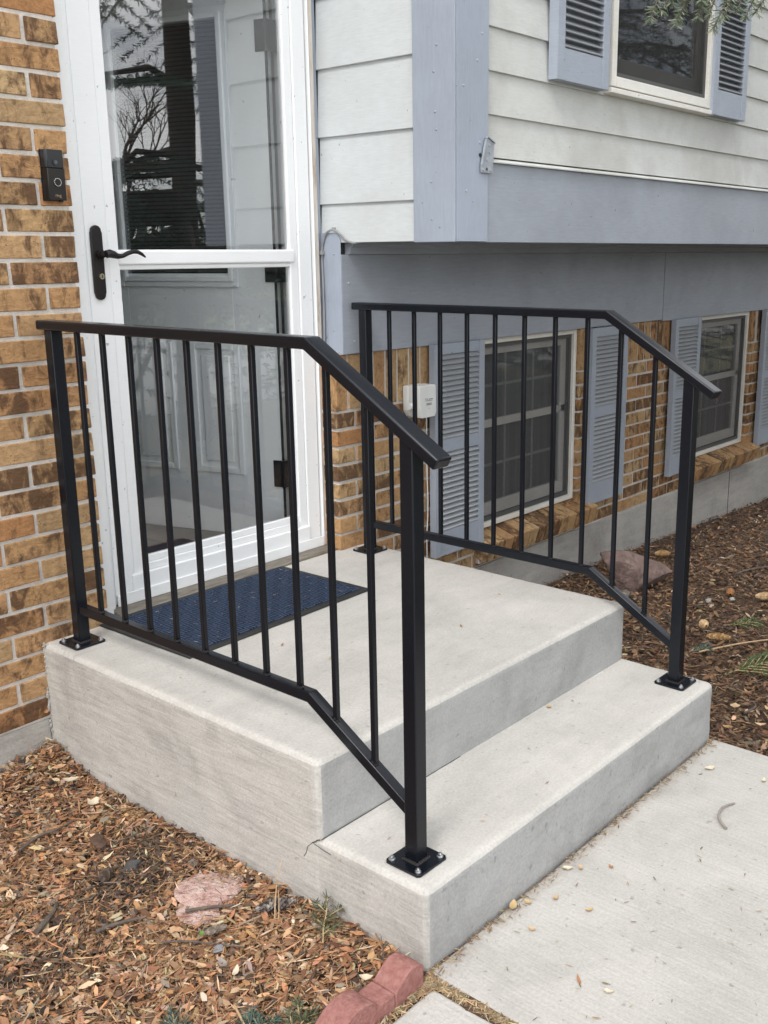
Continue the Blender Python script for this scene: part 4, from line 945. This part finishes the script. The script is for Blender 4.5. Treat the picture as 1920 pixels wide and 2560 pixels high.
for x, y, L, r_, cols, rz, lab in ((2.241, -1.037, .085, .017, TANC, -.95, 'brown spruce cone with open scales lying crosswise on the right mulch'), (2.354, -.928, .040, .019, PALEC, .9, 'pale stubby cone seen end on, right of the right railing post'), (2.572, -.419, .055, .014, PALEC, -.6, 'tan cone half hidden by the right railing near the reddish rock'), (2.87, -.975, .085, .019, PALEC, -.8, 'tan cone on the mulch at the right edge of the picture'), (3.417, -.195, .08, .018, TANC, -.7, 'tan cone on the mulch close to the foundation'), (3.125, -.281, .06, .016, TANC, -.9, 'tan cone behind the reddish rock'), (2.854, -.822, .06, .018, [(.33, .16, .07), (.27, .13, .06)], .4, 'rust-brown cone on the dark mulch right of the railing post'), (-.072, -1.032, .085, .015, GREYC, -.45, 'grey weathered spruce cone on the mulch below the pink stone'), (-.245, -.63, .045, .015, [(.06, .04, .03), (.11, .08, .06)], .5, 'dark old cone on the mulch left of the dark stone'), (-.205, -.985, .05, .010, [(.30, .24, .19), (.18, .14, .11)], -.3, 'thin faded cone among the chips left of the grey cone')):
    me = cone_mesh(L, r_, cols); o = addmesh('spruce_cone', me, MCONE, None, (x, y, float(ground_z(x, y))+.022+r_*.6), (random.uniform(0, 3), .05, rz)); tag(o, lab, 'cone', 'fallen spruce cones')

def twig(pts, rad, name, label, cat='twig', mat=MTWIG):
    p = smooth_path(pts, 4); n = len(p); o = G().tube(p, [rad*(1-.5*i/n) for i in range(n)], 6).build(name, mat, None, smooth=True); tag(o, label, cat); return o
gz = lambda x, y, d=.02: (x, y, float(ground_z(x, y))+d)
twig([gz(-.315, -.365, .028), gz(-.255, -.352, .034), gz(-.21, -.36, .033), gz(-.155, -.352, .03)], .0042, 'twig', 'long dark straight twig on the mulch near the brick wall')
twig([gz(-.205, -.885, .03), gz(-.165, -.915, .03), gz(-.12, -.955, .027)], .0045, 'twig', 'grey twig lying across the lower edge of the pink stone')
twig([gz(-.37, -.79, .028), gz(-.33, -.802, .03), gz(-.27, -.83, .028)], .0055, 'twig', 'thick grey twig on the mulch left of the pink stone')
twig([gz(-.455, -.69, .028), gz(-.40, -.66, .03), gz(-.37, -.63, .028)], .0065, 'twig', 'short thick bark twig on the mulch at the left')
MTWIG2 = pmat('weathered_twig', [(.22, .19, .165), (.34, .30, .27)], 60, .9, .4, 150)
twig([(.890, -1.672, .004), (.910, -1.645, .009), (.938, -1.630, .011), (.980, -1.625, .009), (1.022, -1.637, .004)], .0042, 'twig', 'curved grey twig lying on the walkway slab', 'twig', MTWIG2)
twig([gz(1.60, -1.42, .028), gz(1.66, -1.43, .03), gz(1.70, -1.41, .028)], .004, 'twig', 'pale grey stick beside the round tan leaf on the right mulch')
twig([gz(-.094, -1.058, .02), gz(-.085, -1.052, .06), gz(-.070, -1.045, .10), gz(-.045, -1.035, .135)], .0017, 'dry_stalk', 'tall tan dry stalk standing by the grey cone', 'stalk', LEAFM['tan'])
twig([gz(-.088, -1.064, .02), gz(-.082, -1.060, .05), gz(-.080, -1.058, .085)], .0014, 'dry_stalk', 'short tan dry stalk beside the tall one', 'stalk', LEAFM['tan'])
twig([gz(-.052, -1.345, .02), gz(-.050, -1.343, .05), gz(-.053, -1.340, .085)], .0013, 'dry_stalk', 'thin dark stalk standing behind the red edging block', 'stalk')
twig([gz(-.028, -1.345, .02), gz(-.030, -1.343, .045), gz(-.048, -1.338, .062)], .0012, 'dry_stalk', 'short bent dark stalk by the step corner', 'stalk')
twig([gz(-.405, -1.36, .028), gz(-.36, -1.28, .032), gz(-.325, -1.20, .028)], .0035, 'twig', 'tan twig running up from the bottom picture edge', 'twig', LEAFM['tan'])
twig([gz(-.30, -.93, .028), gz(-.26, -.98, .03), gz(-.20, -1.08, .028)], .0028, 'twig', 'thin brown twig on the mulch below the thick grey twig')
twig([gz(2.05, -1.05, .028), gz(2.25, -1.16, .03), gz(2.42, -1.30, .028)], .0035, 'twig', 'long thin tan twig on the right mulch beyond the railing post', 'twig', LEAFM['tan'])
twig([gz(3.2, -.70, .028), gz(3.34, -.74, .03), gz(3.5, -.86, .028)], .006, 'twig', 'grey branch piece on the dark mulch right of the rock')
twig([gz(2.72, -1.22, .028), gz(2.80, -1.20, .03), gz(2.9, -1.18, .028)], .007, 'twig', 'thick dark stick on the mulch at the right picture edge')

def needles(pts, per, L, wd, cols, spread=1.0, droop=0.0, flat_=0.0):
    """needle quads along a polyline"""
    V = []; Fq = []; Tn = []
    for i in range(len(pts)-1):
        a, b = Vector(pts[i]), Vector(pts[i+1]); d = (b-a).normalized()
        s1 = d.cross(Vector((.2, .1, 1))).normalized(); s2 = d.cross(s1)
        for k in range(per):
            p = a.lerp(b, random.random()); t = random.uniform(0, 2*math.pi); side = s1*math.cos(t)+s2*math.sin(t)*(1-flat_)
            dr = (d*random.uniform(.35, .9)+side*spread); dr.z -= droop; dr.normalize(); l_ = L*random.uniform(.7, 1.1)
            n_ = dr.cross(Vector((random.uniform(-1, 1), random.uniform(-1, 1), random.uniform(-1, 1)))).normalized()*wd*.5
            q = len(V); V += [p-n_, p+n_, p+dr*l_*.75+n_*.8, p+dr*l_, p+dr*l_*.75-n_*.8]
            Fq.append((q, q+1, q+2, q+4)); Fq.append((q+4, q+2, q+3, q+3)); c = np.array(cols[random.randrange(len(cols))])*random.uniform(.75, 1.25); Tn += [c, c]
    return V, Fq, Tn
def tri_fix(V, Fq, Tn):
    F3 = []; T3 = []
    for (a, b, c, d), t in zip(Fq, Tn):
        F3.append((a, b, c)); T3.append(t)
        if c != d: F3.append((a, c, d)); T3.append(t)
    return npmesh('needles', [tuple(v) for v in V], F3, np.array(T3))
GREENN = [(.09, .135, .05), (.125, .17, .07), (.065, .105, .045)]; BLUEN = [(.075, .115, .085), (.11, .15, .12), (.055, .085, .065)]; YELLN = [(.12, .15, .05), (.09, .12, .045)]
OLIVE = [(.085, .105, .05), (.11, .13, .065), (.065, .08, .045), (.15, .14, .08)]
def sprig(x, y, L, rz, cols, label, n_side=5, up=.3, per=26):
    root = empty('spruce_sprig', gz(x, y, .022), rz); tag(root, label, 'sprig', 'green spruce sprigs on the mulch')
    st = G(); V = []; Fq = []; Tn = []
    main = [(0, 0, 0), (L*.35, L*.03, L*up*.3), (L*.7, -L*.02, L*up*.7), (L, .0, L*up)]
    paths = [main]
    for k in range(n_side):
        t = .2+.65*k/n_side; b = Vector(main[0]).lerp(Vector(main[-1]), t); s_ = 1 if k % 2 else -1; l2 = L*random.uniform(.28, .45)
        paths.append([tuple(b), tuple(b+Vector((l2*.6, s_*l2*.6, l2*.12))), tuple(b+Vector((l2*1.05, s_*l2*.95, l2*.05)))])
    for p in paths:
        st.tube(p, [.0016, .0014, .0012, .001][:len(p)], 5); a, b, c = needles(p, per, .019, .0024, cols, .9, .0, .35); o_ = len(V); V += a; Fq += [tuple(i+o_ for i in q) for q in b]; Tn += c
    st.build('stem', LEAFM['tan'], root); addmesh('needles', tri_fix(V, Fq, Tn), MNEED, root); return root
sprig(-.085, -1.20, .085, R(38), OLIVE, 'upright green spruce sprig against the side of the lower step', 4, .6, 22)
sprig(-.33, -1.345, .10, R(12), OLIVE, 'green spruce sprig flat on the mulch left of the red blocks', 5, .08, 24)
sprig(-.385, -1.30, .08, R(25), BLUEN, 'blue-green spruce sprig at the bottom of the left mulch', 6, .12, 26)
sprig(-.43, -1.20, .07, R(100), BLUEN, 'tiny blue-grey spruce tip at the lower left', 3, .2, 22)
sprig(1.90, -1.22, .24, R(-40), GREENN, 'bushy green spruce sprig on the right mulch', 12, .22, 46)
sprig(2.06, -1.30, .16, R(-20), BLUEN, 'blue-green spruce sprig beside the bushy one at the right edge', 7, .15, 36)
sprig(2.43, -1.0, .12, R(-50), GREENN, 'green spruce sprig on the mulch right of the stubby cone', 5, .15, 30)
sprig(2.05, -1.01, .08, R(-40), BLUEN, 'small spruce sprig just right of the right front post', 4, .15, 26)
sprig(1.52, -1.02, .05, R(60), GREENN, 'small spruce tip beside the right side of the steps', 3, .2, 24)
o = leaf(-.238, -.985, .02, .014, .010, 'tan', .4, 'single fresh green seedling leaf on the mulch left of the grey cone', .3, .3); o.data.materials.clear(); o.data.materials.append(pmat('fresh_green', [(.10, .22, .03)], rough=.5))

# ================================================================== SPRUCE (overhanging, and mirrored in the glass)
TX, TY = 3.75, -4.0
spruce = empty('spruce_tree', (TX, TY, -.03)); tag(spruce, 'blue-green spruce whose branch tips hang in at the top right', 'tree')
G().tube([(0, 0, -.1), (0, 0, .6), (.03, .02, 2.5), (.05, 0, 5), (.02, .03, 9)], [.17, .125, .105, .08, .02], 12).build('trunk', MBARK, spruce, smooth=True)
lim = G(); V = []; Fq = []; Tn = []
def add_needles(p, per, L, wd, cols, **k):
    a, b, c = needles(p, per, L, wd, cols, **k); o_ = len(V); V.extend(a); Fq.extend([tuple(i+o_ for i in q) for q in b]); Tn.extend(c)
for i in range(124):
    zb = 1.05+7.4*(min(i, 95)/96)**1.25 if i < 96 else random.uniform(1.25, 2.25); ln = (2.6*(1-max(zb-1.5, 0)/8.0)+.25)*random.uniform(.75, 1.1); az = i*2.399 if i < 96 else R(-143)+random.uniform(-.8, .8)
    if 2.3 < zb < 3.25: continue          # a gap of missing limbs
    d = Vector((math.cos(az), math.sin(az), 0))
    p = [Vector((0, 0, zb)), Vector((0, 0, zb-.02*ln))+d*ln*.35, Vector((0, 0, zb-.15*ln))+d*ln*.7, Vector((0, 0, zb-.20*ln))+d*ln]
    lim.tube(p, [.028, .02, .012, .005], 6)
    sd = Vector((-d.y, d.x, 0))
    for k in range(15):
        t = .15+.83*k/15; q = p[0].lerp(p[3], t); q.z = zb-.2*ln*t**1.5; s_ = 1 if k % 2 else -1; l2 = ln*.34*(1-.5*t)
        pp = [q, q+(d*.55+sd*s_*.7)*l2*.6+Vector((0, 0, -.10*l2)), q+(d*.7+sd*s_)*l2+Vector((0, 0, -.38*l2))]
        add_needles(pp, 66, .055, .008, BLUEN+[(.03, .05, .035)], spread=.8, droop=.15)
    add_needles(p[1:], 60, .055, .008, BLUEN, spread=.8)
# the limb that reaches over the camera's view
tip = Vector((1.16-TX, -1.19-TY, 2.19)); b0 = Vector((0, 0, 2.75))
limb = [b0, b0.lerp(tip, .4)+Vector((0, 0, .08)), b0.lerp(tip, .75)+Vector((0, 0, .03)), tip]
lim.tube(limb, [.03, .02, .012, .005], 6); lim.build('branches', MBARK, spruce, smooth=True)
for k in range(16):
    q = b0.lerp(tip, .2+.5*k/16); s_ = Vector((.45, .6, 0))*(1 if k % 2 else -1); add_needles([q, q+s_*.18+Vector((-.1, .1, -.02)), q+s_*.35+Vector((-.2, .2, -.06))], 30, .05, .008, BLUEN, spread=.9)
fol = addmesh('foliage', tri_fix(V, Fq, Tn), MNEED, spruce)
# a second spruce farther along the house front
sp2 = empty('spruce_tree', (6.9, -3.5, -.03), 2.1); sp2.scale = (1.05, 1.05, .78); tag(sp2, 'second spruce farther along the front of the house, mirrored in the upper window', 'tree')
for ch in list(spruce.children):
    c_ = ch.copy(); COL.objects.link(c_); c_.parent = sp2

# hanging tips, seen close
st = G(); V = []; Fq = []; Tn = []
GREYG = [(.16, .20, .13), (.20, .23, .16), (.12, .165, .105), (.25, .27, .19)]
for (x, y, z) in ((1.179, -1.204, 2.045), (1.195, -1.225, 2.065), (1.217, -1.256, 2.030), (1.235, -1.262, 2.062), (1.258, -1.296, 2.050), (1.275, -1.322, 2.055), (1.276, -1.334, 2.018), (1.30, -1.35, 2.052), (1.338, -1.392, 2.050), (1.325, -1.375, 2.068), (1.36, -1.41, 2.062), (1.29, -1.30, 2.075), (1.20, -1.25, 2.082), (1.245, -1.31, 2.085)):
    e = Vector((x-TX, y-TY, z+.008)); a = e+Vector((random.uniform(.02, .06), random.uniform(-.06, .0), .13)); mid = (a+e)/2+Vector((.015, -.01, .012))
    p = [a, mid, e]; st.tube(p, [.0032, .0024, .0018], 6)
    add_needles([a, mid], 40, .024, .0026, GREYG, spread=1.3); add_needles([mid, e], 60, .026, .0026, GREYG, spread=1.2, droop=.1); add_needles([e, e+Vector((0, 0, -.004))], 18, .024, .0026, GREYG, spread=.9)
st.build('hanging_twigs', MTWIG, spruce, smooth=True)
addmesh('hanging_needles', tri_fix(V, Fq, Tn), MNEED, spruce)

# ================================================================== ACROSS THE STREET (seen only in reflections)
def bare_tree(x, y, h, seed, label):
    r_ = random.Random(seed); root = empty('bare_tree', (x, y, -.05)); tag(root, label, 'tree', 'bare trees across the street'); g = G()
    def grow(p, d, l, rad, lev):
        q = p+d*l; g.tube([p, p.lerp(q, .5)+Vector((r_.uniform(-.04, .04)*l,)*3), q], [rad, rad*.85, rad*.65], 5)
        if lev == 0: return
        for k in range(3 if lev > 1 else 4):
            nd = (d+Vector((r_.uniform(-.8, .8), r_.uniform(-.8, .8), r_.uniform(-.15, .6)))).normalized(); grow(q if k < 2 else p.lerp(q, r_.uniform(.5, .9)), nd, l*r_.uniform(.6, .8), rad*.55, lev-1)
    grow(Vector((0, 0, 0)), Vector((0, 0, 1)), h*.3, .16, 5); g.build('trunk_and_limbs', MBARK, root); return root
bare_tree(9.5, -13.5+(-6), 9, 3, 'bare tree across the street, nearer one')
bare_tree(18, -26, 11, 8, 'bare tree across the street, farther one')
hg = G()
V = []; Fq = []; Tn = []
for k in range(2600):
    p = Vector((random.uniform(4, 40), random.uniform(-33, -31), random.uniform(0, 2.4))); add_needles([p, p+Vector((.02, 0, .1))], 1, .5, .3, [(.09, .085, .05), (.06, .07, .035), (.14, .11, .07)], spread=1.5)
hd = addmesh('hedge', tri_fix(V, Fq, Tn), MNEED); tag(hd, 'brownish hedge row across the street', 'hedge', None, 'stuff')
